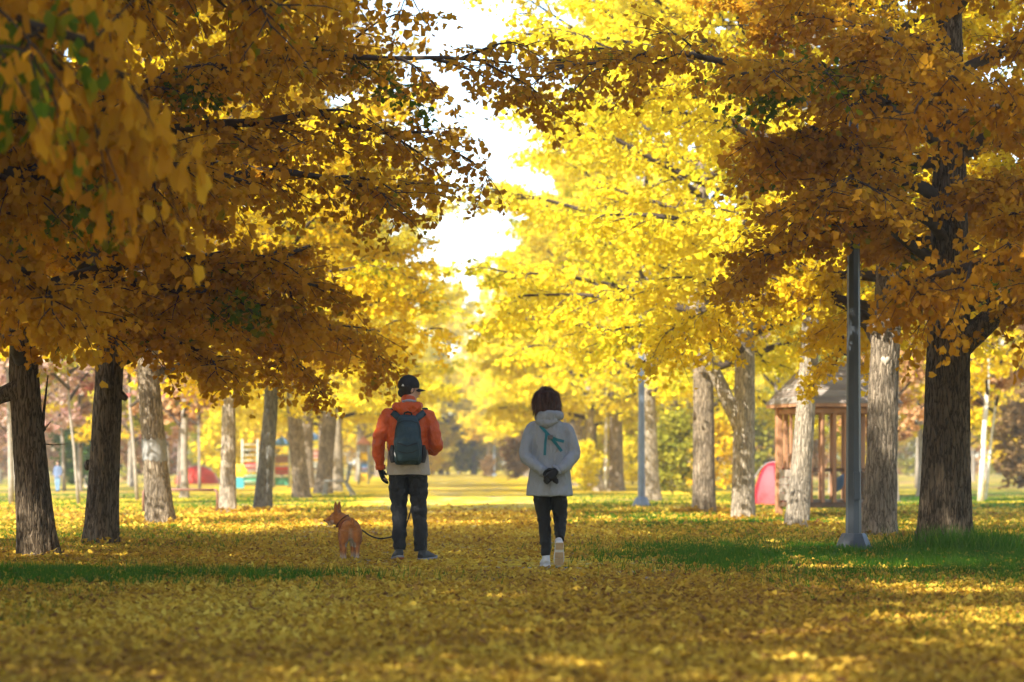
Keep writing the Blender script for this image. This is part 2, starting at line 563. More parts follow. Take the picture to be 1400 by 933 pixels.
def prof(rmax, low=0.75, top=0.28):
    def f(t):
        return rmax * (low + (1 - low) * t / 0.35) if t < 0.35 else rmax * (1 - (1 - top) * ((t - 0.35) / 0.65) ** 1.5)
    return f

# limbs of the two front trees that reach out over the path
def away(*pts): return [tuple(p) for p in pts]
EX_L = [(away((0, 0, 2.1), (.7, -.2, 2.35), (1.4, -.3, 2.3), (2.0, -.3, 1.95)), .07),
        (away((0, 0, 2.6), (1.1, .2, 3.0), (2.1, .3, 3.05), (2.8, .2, 2.75)), .07),
        (away((0, 0, 3.2), (1.4, -.5, 3.7), (2.7, -.7, 3.8), (3.9, -.9, 3.55)), .08),
        (away((0, 0, 3.8), (1.5, .1, 4.3), (2.9, .2, 4.45), (4.2, .3, 4.2)), .08),
        (away((0, 0, 4.2), (1.5, .3, 4.9), (3.0, .2, 5.1), (4.9, .0, 4.95)), .08),
        (away((0, 0, 2.2), (-1.2, .2, 2.6), (-2.4, .2, 2.7), (-3.2, .1, 2.5)), .08),
        (away((0, 0, 1.9), (.2, -1.2, 2.3), (.4, -2.3, 2.5), (.5, -3.2, 2.3)), .06)]
EX_R = [(away((0, 0, 2.1), (.5, -.1, 2.5), (1.2, -.2, 3.1), (2.3, -.2, 3.5)), .14),
        (away((0, 0, 3.0), (-.8, -.5, 3.5), (-1.5, -.8, 3.35), (-2.3, -.9, 2.85)), .07),
        (away((0, 0, 3.3), (-.8, -.9, 3.75), (-1.3, -1.6, 3.8), (-1.7, -2.1, 3.5)), .07),
        (away((0, 0, 3.7), (-1.0, -.5, 4.2), (-1.6, -.8, 4.4), (-2.1, -1.0, 4.2)), .08),
        (away((0, 0, 4.3), (-1.0, -1.0, 4.7), (-1.6, -1.6, 4.9), (-2.3, -2.1, 4.8)), .08),
        (away((0, 0, 4.6), (-1.4, -.3, 5.1), (-2.9, -.4, 5.25), (-4.3, -.5, 5.1)), .07),
        (away((0, 0, 2.5), (.3, -1.2, 2.9), (.7, -2.2, 3.0), (1.0, -3.0, 2.7)), .06),
        (away((0, 0, 2.4), (.9, -.6, 2.6), (1.5, -1.1, 2.4), (1.9, -1.5, 2.0)), .06),
        (away((0, 0, 2.6), (1.3, .3, 2.9), (2.4, .4, 2.7), (3.2, .4, 2.3)), .07)]
NEAR = [make_crown("near_crown_%d" % k, 11 + k, (2.5, 3.0)[k], 11.5, prof((3.85, 2.4)[k], 0.62), (34, 28)[k], 12, 8, 22, 0.074, FAN6, FAN6_F, droop=0.26, green=0.07, extra=ex) for k, ex in enumerate((EX_L, EX_R))]
MID = [make_crown("mid_crown_%d" % k, 41 + k, 2.5, 12.5, prof(4.2, 0.85), 34, 11, 8, 15, 0.105, FAN4, FAN4_F, droop=0.2, green=0.05) for k in range(3)]
FAR = [make_crown("far_crown_%d" % k, 71 + k, 2.5, 12.5, prof(4.4, 0.85), 32, 10, 6, 13, 0.18, FAN4, FAN4_F, droop=0.2, green=0.04) for k in range(2)]
WOOD = [make_crown("wood_crown_%d" % k, 91 + k, 1.7, 8.5, prof(2.6, 0.7), 18, 7, 4, 9, 0.17, FAN4, FAN4_F, droop=0.1, green=0.1, lean_up=0.35, limb_r=0.05) for k in range(2)]
SHRUB = [make_crown("shrub_crown_%d" % k, 111 + k, 0.1, 3.0, prof(1.5, 0.8), 16, 6, 4, 10, 0.15, FAN4, FAN4_F, droop=0.05, green=0.1, lean_up=0.4, limb_r=0.03) for k in range(2)]

# ------------------------------------------------------------------ trunks
def trunk_mesh(pts, rad, segs, rings, seed, ridge, flare=0.35, fl_h=0.35):
    """tapered trunk with furrowed bark; pts polyline of the axis, rad radii at those points"""
    z_of = [p[2] for p in pts]
    V = np.zeros((rings, segs, 3))
    u = np.linspace(0, 1, rings) ** 1.25
    zz = z_of[0] + u * (z_of[-1] - z_of[0])
    cx = np.interp(zz, z_of, [p[0] for p in pts]); cy = np.interp(zz, z_of, [p[1] for p in pts]); rr_ = np.interp(zz, z_of, rad)
    th = np.linspace(0, 2 * np.pi, segs, endpoint=False)
    rn = random.Random(seed)
    ph = [rn.uniform(0, 6.28) for _ in range(4)]
    for i in range(rings):
        z = zz[i]
        f = 1 + flare * math.exp(-max(z, 0) / fl_h) * (1 + 0.35 * np.cos(5 * th + ph[0]) + 0.2 * np.cos(3 * th + ph[1]))
        lump = 1 + 0.045 * np.cos(2 * th + ph[2] + z * 0.6) + 0.03 * np.cos(3 * th + ph[3] - z * 1.1)
        r = rr_[i] * f * lump
        if ridge:
            q = np.array([noise.noise((math.cos(t) * 9 + seed, math.sin(t) * 9, z * 1.7)) + 0.5 * noise.noise((math.cos(t) * 18, math.sin(t) * 18 + seed, z * 4)) for t in th])
            r = r + ridge * (1 - 2.2 * np.abs(q))
        V[i, :, 0] = cx[i] + np.cos(th) * r
        V[i, :, 1] = cy[i] + np.sin(th) * r
        V[i, :, 2] = z
    idx = np.arange(rings * segs).reshape(rings, segs)
    a = idx[:-1]; b = np.roll(a, -1, 1); d = idx[1:]; c = np.roll(d, -1, 1)
    F = np.stack([a, b, c, d], -1).reshape(-1, 4)
    me = fast_mesh("trunk", V.reshape(-1, 3), F, 4)
    me.polygons.foreach_set('use_smooth', np.ones(len(me.polygons), dtype=bool))
    return me

def put_crown(t, kinds, k, mat, off, rz, sc, zs=1.0):
    bm_, lm = kinds[k % len(kinds)]
    for nm, me in (("limbs", bm_), ("crown", lm)):
        o = bpy.data.objects.new(nm, me)
        COL.objects.link(o)
        o.parent = t
        o.location = off
        o.rotation_euler = (0, 0, rz)
        o.scale = (sc, sc, sc * zs)
        if nm == "crown":
            if not me.materials: me.materials.append(M['lemon'])
            o.material_slots[0].link = 'OBJECT'
            o.material_slots[0].material = mat
        o['kind'] = 'stuff'

def avenue_tree(base, lean, wpx, bark, kinds, k, leafmat, rz, sc, label, group, name="ginkgo_tree", ridge=0.012, segs=72, rings=90, bend=0.0, flare=0.26, cz=0.0):
    """base: ground pixel; lean: pixel through which the axis passes higher up; wpx: trunk width in pixels at breast height"""
    b = gpt(*base)
    y = b.y
    r = wpx / 2 / FPX * y
    top = at(lean[0], lean[1], y)
    dx = top.x - b.x; dz = max(top.z, 0.5)
    t = empty(name, b, 0, label, 'tree', group)
    zs = [-0.05, 0.6, dz * 0.5 + 0.3, dz, dz + 1.5, 7.0, 10.2]
    xs = [0, dx * 0.6 / dz, dx * (dz * 0.5 + 0.3) / dz + bend, dx, dx * 1.15, dx * 1.2, dx * 1.2]
    rs = [r * 1.1, r * 1.04, r * 0.97, r * 0.9, r * 0.75, r * 0.42, 0.03]
    me = trunk_mesh([(x, 0, z) for x, z in zip(xs, zs)], rs, segs, rings, int(base[0]) + 3, ridge, flare)
    link("trunk", me, bark, t)
    put_crown(t, kinds, k, leafmat, (dx * 1.15, 0, cz), rz, sc)
    return t
# ------------------------------------------------------------------ the avenue
GA = "ginkgo trees lining the avenue"
# left row, front to back
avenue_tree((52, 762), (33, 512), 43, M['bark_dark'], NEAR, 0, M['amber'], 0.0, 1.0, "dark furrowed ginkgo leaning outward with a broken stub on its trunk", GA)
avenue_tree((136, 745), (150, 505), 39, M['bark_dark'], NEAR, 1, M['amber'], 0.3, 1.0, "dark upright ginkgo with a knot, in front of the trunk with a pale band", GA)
avenue_tree((219, 718), (203, 520), 33, M['bark_mid'], MID, 2, M['gold'], 0.8, 0.92, "grey-brown ginkgo with a pale band round its trunk", GA)
avenue_tree((312, 702), (313, 540), 19, M['bark_pale'], MID, 0, M['gold'], 0.8, 1.0, "straight pale beige ginkgo beside the low pipe rail", GA, ridge=0.006)
avenue_tree((358, 701), (370, 560), 20, M['bark_blue'], MID, 1, M['gold'], 2.6, 0.95, "slate-grey ginkgo leaning towards the path, in front of the playground", GA, ridge=0.006)
avenue_tree((413, 681), (402, 560), 21, M['bark_mid'], MID, 2, M['lemon'], 5.0, 1.0, "mottled brown ginkgo leaning away from the path beside the playground", GA, ridge=0.006)
avenue_tree((441, 675), (452, 560), 22, M['bark_mid'], MID, 0, M['lemon'], 3.3, 1.0, "thick grey-brown ginkgo next to the trestle bench", GA, ridge=0.005, segs=40)
avenue_tree((461, 672), (461, 560), 13, M['bark_pale'], MID, 1, M['lemon'], 1.2, 1.0, "slim pale ginkgo behind the trestle bench", GA, ridge=0.0, segs=24, rings=30)
# right row, front to back
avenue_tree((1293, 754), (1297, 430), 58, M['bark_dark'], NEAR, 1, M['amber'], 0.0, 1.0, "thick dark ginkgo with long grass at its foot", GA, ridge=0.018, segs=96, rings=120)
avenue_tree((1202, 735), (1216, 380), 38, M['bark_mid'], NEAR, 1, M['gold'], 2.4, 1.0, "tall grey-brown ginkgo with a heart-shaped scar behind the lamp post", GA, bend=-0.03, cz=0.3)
avenue_tree((1089, 722), (1108, 470), 27, M['bark_pale'], MID, 2, M['lemon'], 2.2, 1.0, "pale leaning ginkgo in front of the wooden playhouse", GA, ridge=0.008, flare=0.2, cz=0.9)
avenue_tree((1016, 711), (1018, 500), 28, M['bark_pale'], MID, 1, M['lemon'], 4.4, 1.0, "pale forked ginkgo beside the red tent", GA, ridge=0.008, flare=0.1, cz=0.3)
avenue_tree((963, 702), (961, 500), 30, M['bark_mid'], MID, 0, M['lemon'], 0.2, 1.08, "straight ginkgo between the forked tree and the second lamp post", GA, ridge=0.007, flare=0.1)
avenue_tree((889, 685), (884, 540), 24, M['bark_pale'], MID, 1, M['lemon'], 5.5, 1.08, "pale ginkgo directly behind the second lamp post", GA, ridge=0.004, segs=40)
avenue_tree((842, 672), (842, 560), 20, M['bark_mid'], MID, 2, M['lemon'], 1.5, 1.0, "dark-trunked ginkgo beside a slim curved one", GA, ridge=0.0, segs=32, rings=30)
avenue_tree((818, 672), (806, 560), 15, M['bark_pale'], FAR, 0, M['lemon'], 3.0, 1.0, "slim pale curved ginkgo by a yellow bush", GA, ridge=0.0, segs=24, rings=30, bend=-0.15)
# rows continued past the viewer and an added outer left row, stretched for shade
GN = "ginkgo trees lining the avenue beyond the edge of the view"
k = 0
for (xx, yy, sc, zs) in ((-5.4, 18.6, .98, 1.3), (-5.6, 13.0, 1.05, 1.9), (-5.9, 7.0, 1.05, 1.9), (-6.2, -1.8, 1.0, 1.4), (-5.6, -6.0, 1.0, 1.5),
                         (5.6, 19.4, .8, 1.3), (5.9, 13.6, .85, 1.3), (5.9, 7.5, 1.0, 1.2),
                         (-11.5, 21.0, 1.1, 1.4), (-11.8, 14.5, 1.1, 1.4), (-11.6, 8.0, 1.1, 1.4), (-11.2, 1.0, 1.1, 1.4), (-11.5, -6.0, 1.1, 1.4)):  # outer left row, added out of view to shade the foreground
    t = empty("ginkgo_tree", (xx, yy, 0), 0, "ginkgo outside the view, stretched tall so its amber crown shades the foreground", 'tree', GN)
    link("trunk", trunk_mesh([(0, 0, -.05), (0, 0, 1), (.05, 0, 4), (.05, 0, 10)], [.3, .27, .22, .03], 32, 30, k, 0, .3), M['bark_dark'], t)
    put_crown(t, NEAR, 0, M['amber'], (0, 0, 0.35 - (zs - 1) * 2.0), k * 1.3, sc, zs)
    k += 1
# the rows further along
GF = "far ginkgo trees closing the avenue"
far_trunk = trunk_mesh([(0, 0, -.05), (0, 0, 1), (.05, 0, 4), (.05, 0, 10)], [.27, .24, .20, .03], 16, 14, 4, 0, .3)
far_trunk.materials.append(M['bark_mid'])
rr = random.Random(8)
for i, y in enumerate([92, 101, 111, 122, 134, 147, 161, 176, 192]):
    for side in (-1, 1):
        t = empty("ginkgo_tree", (ax(y) + side * 5.5 + rr.uniform(-.4, .4), y + rr.uniform(-2, 2), 0), rr.uniform(0, 6), "bright yellow ginkgo far along the avenue with a grey trunk", 'tree', GF)
        link("trunk", far_trunk, None, t)
        put_crown(t, FAR, i + (side > 0), M['lemon'], (0, 0, 0), 0, rr.uniform(0.92, 1.1))
for i in range(24):
    t = empty("ginkgo_tree", (ax(215) - 26 + i * 2.3 + rr.uniform(-1, 1), 212 + rr.uniform(-6, 10), 0), rr.uniform(0, 6), "hazy yellow tree in the wood at the end of the avenue", 'tree', "trees across the end of the avenue")
    link("trunk", far_trunk, None, t)
    put_crown(t, FAR, i, M['lemon'], (0, 0, 0), 0, rr.uniform(0.85, 1.1))

# ------------------------------------------------------------------ trees standing back on both sides
thin = trunk_mesh([(0, 0, -.05), (.03, 0, 1), (-.05, 0, 3), (.1, 0, 7.5)], [.11, .09, .075, .015], 12, 16, 9, 0, .3)
thin.materials.append(M['thin_bark'])
def back_tree(x, y, mat, rz, sc, label, group, name="park_tree", kinds=None, k=0):
    t = empty(name, (x, y, 0), rz, label, 'tree', group)
    o = link("trunk", thin, None, t)
    o.scale = (sc, sc, sc)
    put_crown(t, kinds or WOOD, k, mat, (0, 0, 0), 0, sc)
    return t
GL, GR = "slender autumn trees on the lawn by the playground", "slender autumn trees in the wood behind the playhouse"
lm = ['pink', 'rust', 'olive', 'pink', 'rust', 'gold']
lw = {'pink': "slender tree with dusty pink leaves by the playground lawn", 'rust': "slender tree with rust-orange leaves by the playground lawn", 'olive': "slender tree with olive leaves by the playground lawn", 'gold': "slender tree with golden leaves by the playground lawn"}
for i in range(26):
    y = 62 + i * 4.2 + rr.uniform(-2, 2)
    x = -(rr.uniform(0.11, 0.24)) * y
    m = lm[i % 6]
    if y < 84 and 60 < 700 + x / y * FPX < 98: x -= 0.04 * y          # keep the view to the child clear
    back_tree(x, y, M[m], rr.uniform(0, 6), rr.uniform(0.8, 1.15), lw[m], GL, k=i)
rm = ['gold', 'rust', 'lemon', 'gold', 'brown', 'olive']
rw = {'gold': "slender golden tree in the wood behind the playhouse", 'rust': "slender rust-leaved tree in the wood behind the playhouse", 'lemon': "slender lemon-yellow tree in the wood behind the playhouse", 'brown': "slender brown-leaved tree in the wood behind the playhouse", 'olive': "slender olive-leaved tree in the wood behind the playhouse"}
for i in range(30):
    y = 58 + i * 4.0 + rr.uniform(-2, 2)
    x = rr.uniform(0.07, 0.24) * y + (2 if y < 75 else 0)
    m = rm[i % 6]
    back_tree(x, y, M[m], rr.uniform(0, 6), rr.uniform(0.8, 1.15), rw[m], GR, k=i)
for i in range(34):
    f = i / 33
    y = 200 + rr.uniform(-15, 25)
    x = (f - 0.5) * 120
    m = (['pink', 'olive', 'rust'] if f < 0.42 else ['lemon', 'gold', 'lemon'] if f < 0.6 else ['gold', 'brown', 'rust'])[i % 3]
    back_tree(x, y, M[m], rr.uniform(0, 6), rr.uniform(1.2, 1.6), "distant " + {'pink': "dusty pink", 'olive': "olive", 'rust': "rust-orange", 'lemon': "lemon-yellow", 'gold': "golden", 'brown': "brown"}[m] + (" tree along the park edge behind the playground" if f < 0.42 else " tree along the park edge past the end of the avenue" if f < 0.6 else " tree along the park edge behind the playhouse"), "distant trees along the edge of the park", k=i, kinds=FAR if i % 2 else WOOD)

# low growth along the far edges
for i in range(64):
    f = i / 63
    y = rr.uniform(105, 185)
    x = (f - 0.5) * 2 * 0.26 * y
    if abs(x - ax(y)) < 6: y = 225
    m = ['gold', 'lemon'][i % 2] if abs(x - ax(y)) < 12 else (['olive', 'rust', 'pink', 'green'] if f < 0.45 else ['olive', 'gold', 'brown', 'rust'])[i % 4]
    o = empty("shrub", (x, y, 0), rr.uniform(0, 6), {'olive': "olive-green", 'rust': "rust-orange", 'pink': "dusty pink", 'green': "dark green", 'gold': "golden", 'lemon': "lemon-yellow", 'brown': "brown"}[m] + " shrub at the edge of the park " + ("behind the playground" if f < 0.45 else "behind the playhouse"), 'shrub', "shrubs along the edges of the park")
    put_crown(o, SHRUB, i, M[m], (0, 0, 0), 0, rr.uniform(0.8, 1.6))
for i in range(12):
    y = 196 + (i % 3) * 9
    x = (-0.125 + i * 0.0095) * y
    m = ['gold', 'lemon', 'olive'][i % 3]
    o = empty("shrub", (x, y, 0), i * 1.7, {'gold': "golden", 'lemon': "lemon-yellow", 'olive': "olive-green"}[m] + " shrub in the far thicket beyond the trestle bench", 'shrub', "shrubs in the far thicket beyond the bench")
    put_crown(o, SHRUB, i, M[m], (0, 0, 0), 0, 1.5)
# ------------------------------------------------------------------ fallen leaves and grass
rg = np.random.default_rng(77)
def scatter(n, y0, y1, spread, pw_=1.0):
    """points over the visible strip of ground, denser towards the viewer"""
    y = y0 * (y1 / y0) ** (rg.uniform(0, 1, n) ** pw_)
    x = rg.uniform(-spread, spread, n) * y
    return x, y

def nz2(x, y, s, off=0.0):
    return np.array([noise.noise((a * s + off, b * s, 3.1 + off)) for a, b in zip(x, y)])

def grass_amount(x, y):
    """0 to 1: how much green shows; patches where the photograph has them"""
    u = x - AV * y
    g = np.zeros_like(x)
    def blob(cx, cy, rx, ry):
        return np.exp(-((x - cx) / rx) ** 2 - ((y - cy) / ry) ** 2)
    g += 1.5 * blob(-3.6, 19.5, 1.5, 0.9)
    g += 2.2 * blob(4.6, 22.6, 1.7, 2.4)
    g += 1.1 * blob(2.4, 25.0, 1.0, 2.0)
    g += 1.2 * blob(2.4, 40.0, 1.6, 5.0)
    g += 0.9 * blob(5.3, 38.0, 2.5, 6.0)
    g += 0.7 * blob(-7.0, 35.0, 3.0, 5.0)
    return g * np.clip(0.55 + 1.6 * nz2(x, y, 1.3, 5.0) + 0.9 * nz2(x, y, 4.0, 2.0), 0, 1.6)

x, y = scatter(275000, 7.5, 62, 0.245, 0.9)
u = np.abs(x - AV * y)
ga = grass_amount(x, y)
bare = np.exp(-((x - 0.1) / 1.7) ** 2 - ((y - 22.4) / 1.6) ** 2) * 0.95          # asphalt showing where they walk
pat = 0.8 * nz2(x, y, 0.9) + 1.0 * nz2(x, y, 0.3, 4.0)
keep = rg.uniform(0, 1, len(x)) < np.clip(1.0 - 0.8 * np.clip(ga, 0, 1) - bare + 0.55 * pat, 0.06, 1) * np.clip((56 - y) / 30, 0, 1)
x, y, pat = x[keep], y[keep], pat[keep]
n = len(x)
P = np.stack([x, y, rg.uniform(0.008, 0.028, n) + 0.05 * np.clip(ga[keep], 0, 1) * rg.uniform(0, 1, n)], 1)
az = rg.uniform(0, 2 * np.pi, n)
D = np.stack([np.cos(az), np.sin(az), rg.normal(0.10, 0.18, n)], 1)
N_ = np.stack([rg.normal(0, 0.45, n), rg.normal(0, 0.45, n), np.ones(n)], 1)
sz = rg.uniform(0.026, 0.066, n) * np.clip(y / 26, 1, 1.6)
var = np.where(rg.uniform(0, 1, n) < 0.10, rg.uniform(0, 0.25, n), rg.normal(0.54, 0.19, n) + 0.30 * pat)
bases = [o_ for o_ in bpy.data.objects if o_.name.startswith("ginkgo_tree") and 20 < o_.location.y < 60]
dP, dD, dN, dS, dV = [], [], [], [], []
for o_ in bases:                                # leaves drifted against the feet of the trunks
    kk = 260
    aa = rg.uniform(0, 2 * np.pi, kk); r0 = rg.gamma(2.0, 0.13, kk) + 0.22
    dP.append(np.stack([o_.location.x + np.cos(aa) * r0, o_.location.y + np.sin(aa) * r0, 0.09 * np.exp(-(r0 - 0.22) / 0.18) * rg.uniform(0.2, 1, kk) + 0.012], 1))
    dD.append(np.stack([np.cos(aa), np.sin(aa), rg.normal(0.2, 0.5, kk)], 1)); dN.append(np.stack([rg.normal(0, .6, kk), rg.normal(0, .6, kk), np.ones(kk)], 1))
    dS.append(rg.uniform(0.035, 0.08, kk) * max(1, o_.location.y / 26)); dV.append(rg.normal(0.5, 0.25, kk))
P = np.concatenate([P] + dP); D = np.concatenate([D] + dD); N_ = np.concatenate([N_] + dN); sz = np.concatenate([sz] + dS); var = np.concatenate([var] + dV)
me = leaves_mesh("fallen_leaves", P, D, N_, sz, var, FAN4, FAN4_F)
o = link("fallen_leaves", me, M['fallen'])
tag(o, "carpet of yellow fallen ginkgo leaves over path and lawn", 'leaves', kind='stuff')

def blades(n_try, y0, y1, spread, hmin, hmax, bias, pw_=1.0):
    x, y = scatter(n_try, y0, y1, spread, pw_)
    ga = grass_amount(x, y)
    u = np.abs(x - AV * y)
    pat = nz2(x, y, 0.5, 9.0)
    pr = np.clip(ga * 1.1 + bias * (u > 2.4) * (0.6 + 1.2 * pat), 0, 1)
    k = rg.uniform(0, 1, len(x)) < pr
    return x[k], y[k], np.clip(ga[k], 0, 1.2), rg.uniform(hmin, hmax, k.sum())

x, y, ga, h = blades(330000, 12, 75, 0.245, 0.03, 0.09, 0.5, 0.8)
x2, y2, ga2, h2 = blades(330000, 15.5, 30, 0.235, 0.05, 0.12, 0.0)
bx = rg.normal(4.75, 0.32, 2600); by = rg.normal(25.1, 0.45, 2600)               # long tuft at the foot of the thick tree
x = np.concatenate([x, x2, bx]); y = np.concatenate([y, y2, by])
h = np.concatenate([h * (0.7 + 0.5 * ga), h2, np.clip(rg.uniform(0.1, 0.34, 2600), 0, 1)])
n = len(x)
az = rg.uniform(0, 2 * np.pi, n)
lean = rg.uniform(0.15, 0.75, n) * h
w = rg.uniform(0.004, 0.008, n) * np.clip(y / 24, 1, 2.2)
sx_, sy_ = np.cos(az) * w, np.sin(az) * w
la = rg.uniform(0, 2 * np.pi, n)
lx, ly = np.cos(la) * lean, np.sin(la) * lean
V = np.stack([np.stack([x - sx_, y - sy_, np.zeros(n)], 1), np.stack([x + sx_, y + sy_, np.zeros(n)], 1), np.stack([x + lx, y + ly, h], 1)], 1).reshape(-1, 3)
F = np.arange(3 * n).reshape(-1, 3)
me = fast_mesh("grass", V, F, 3)
a = me.attributes.new('var', 'FLOAT', 'POINT')
a.data.foreach_set('value', np.repeat(np.clip(rg.normal(0.5, 0.22, n), 0, 1), 3).astype(np.float32))
o = link("grass", me, M['grass'])
tag(o, "short green grass growing between the fallen leaves", 'grass', kind='stuff')

# ------------------------------------------------------------------ details on the trunks
def near_tree(label_part):
    for o in bpy.data.objects:
        if o.parent is None and label_part in o.get('label', ''):
            return o
t1, t2, t3 = near_tree("broken stub"), near_tree("upright ginkgo with a knot"), near_tree("with a pale band round")
tr, ts = near_tree("long grass"), near_tree("heart-shaped")
def local(t, px, py, dy=0.0):
    p = at(px, py, t.location.y)
    return Vector((p.x - t.location.x, dy, p.z))
# stub and bare twigs on the leaning tree
p = local(t1, 58, 588)
m = MB()
m.tube([p + Vector((-.1, -.02, -.08)), p + Vector((-.02, -.03, .0)), p + Vector((.03, -.03, .03))], [.07, .05, .03], 9)
m.tube([p, p + Vector((.02, -.02, .2)), p + Vector((.06, -.02, .55))], [.02, .014, .007], 6)
m.tube([p, p + Vector((.05, -.05, .03)), p + Vector((.09, -.05, .08))], [.014, .01, .005], 6)
m.tube([p + Vector((.0, -.02, -.14)), p + Vector((.12, -.04, -.15)), p + Vector((.26, -.04, -.14))], [.007, .005, .003], 5)
m.build("broken_stub", M['bark_dark'], t1, True)
p = local(t1, 4, 540)
m = MB()
m.tube([p + Vector((.32, 0, .05)), p + Vector((.14, -.05, .05)), p, p + Vector((-.3, -.08, -.12)), p + Vector((-.8, -.1, -.05))], [.12, .10, .085, .07, .05], 10)
m.build("low_limb", M['bark_dark'], t1, True)
# knots
def blob(c, r, seed, sq=(1, 1, 1), sub=3, amp=0.25, f=9.0):
    bm = bmesh.new()
    bmesh.ops.create_icosphere(bm, subdivisions=sub, radius=1.0)
    for v in bm.verts:
        k = 1 + amp * noise.noise(v.co * 1.4 + Vector((seed, 0, 0)))
        v.co = Vector((v.co.x * r * sq[0] * k, v.co.y * r * sq[1] * k, v.co.z * r * sq[2] * k)) + Vector(c)
    V = [v.co[:] for v in bm.verts]; F = [[v.index for v in f_.verts] for f_ in bm.faces]
    bm.free()
    return V, F
MB().add(*blob(local(t2, 121, 636), 0.05, 3, (1.1, 1, 1.3))).build("knot", M['bark_dark'], t2, True)
p = local(t2, 166, 540)
m = MB(); m.tube([p + Vector((-.12, 0, .0)), p + Vector((0, -.04, .0)), p + Vector((.07, -.05, -.05))], [.07, .055, .03], 9); m.build("branch_stub", M['bark_dark'], t2, True)
# pale band round the third trunk: a thin sleeve that follows the trunk
def sleeve(t, z0, z1, grow, mat, name):
    tr_o = [c for c in t.children if c.name.startswith('trunk')][0]
    bv = BVHTree.FromPolygons([v.co.copy() for v in tr_o.data.vertices], [tuple(q.vertices) for q in tr_o.data.polygons])
    V, F = [], []
    ns, nz_ = 56, 10
    rn = random.Random(4)
    jag = [[rn.uniform(-.03, .03) for _ in range(ns)] for _ in range(2)]
    vs_ = tr_o.data.vertices
    for i in range(nz_):
        for k in range(ns):
            z = z0 + (z1 - z0) * i / (nz_ - 1)
            if i == 0: z += jag[0][k]
            if i == nz_ - 1: z += jag[1][k]
            a = 2 * math.pi * k / ns
            d = Vector((math.cos(a), math.sin(a), 0))
            # axis point near this height
            cxs = [v.co.x for v in vs_ if abs(v.co.z - z) < 0.08]
            c0 = Vector((sum(cxs) / max(1, len(cxs)), 0, z))
            hit = bv.ray_cast(c0 + d * 2.0, -d)
            q = hit[0] if hit[0] is not None else c0 + d * 0.2
            V.append(q + d * grow)
    for i in range(nz_ - 1):
        for k in range(ns):
            F.append((i * ns + k, i * ns + (k + 1) % ns, (i + 1) * ns + (k + 1) % ns, (i + 1) * ns + k))
    MB().add(V, F).build(name, mat, t, True)
sleeve(t3, local(t3, 0, 630).z, local(t3, 0, 600).z, 0.006, M['band_pale'], "pale_band")
# heart-shaped pruning scar
def on_trunk(t, px, py):
    tr_o = [c for c in t.children if c.name.startswith('trunk')][0]
    bv = BVHTree.FromPolygons([v.co.copy() for v in tr_o.data.vertices], [tuple(q.vertices) for q in tr_o.data.polygons])
    p = local(t, px, py)
    h = bv.ray_cast(Vector((p.x, -3, p.z)), Vector((0, 1, 0)))
    return h[0] if h[0] is not None else p
p = on_trunk(ts, 1208, 494)
V = [(p.x, p.y - .02, p.z)]
for k in range(24):
    a = 2 * math.pi * k / 24
    hx = 16 * math.sin(a) ** 3 / 16 * .052
    hz = (13 * math.cos(a) - 5 * math.cos(2 * a) - 2 * math.cos(3 * a) - math.cos(4 * a)) / 16 * .066
    V.append((p.x + hx, p.y - .008, p.z + hz))
F = [(0, 1 + (k + 1) % 24, 1 + k) for k in range(24)]
ring = [(p.x + (v[0] - p.x) * 1.25, p.y + .03, p.z + (v[2] - p.z) * 1.25) for v in V[1:]]
V += ring
F += [(1 + k, 1 + (k + 1) % 24, 25 + (k + 1) % 24, 25 + k) for k in range(24)]
MB().add(V, F).build("heart_scar", M['scar'], ts, True)
p = on_trunk(ts, 1194, 452)
MB().tube([p + Vector((.03, .05, 0)), p + Vector((-.03, -.01, .01)), p + Vector((-.05, -.03, .01))], [.07, .055, .02], 12).build("knot", M['bark_mid'], ts, True)
# forks low down in the crown
tf = near_tree("pale forked")
p = local(tf, 1016, 590)
MB().tube([p, p + Vector((-.22, 0, .45)), p + Vector((-.62, .05, 1.3)), p + Vector((-.9, .1, 2.4))], [.15, .12, .10, .06], 14).build("fork", M['bark_pale'], tf, True)
p = local(tr, 1300, 480)
MB().tube([p, p + Vector((.25, -.12, .2)), p + Vector((.62, -.2, .55)), p + Vector((.9, -.2, 1.2))], [.16, .13, .11, .08], 14).build("fork", M['bark_dark'], tr, True)

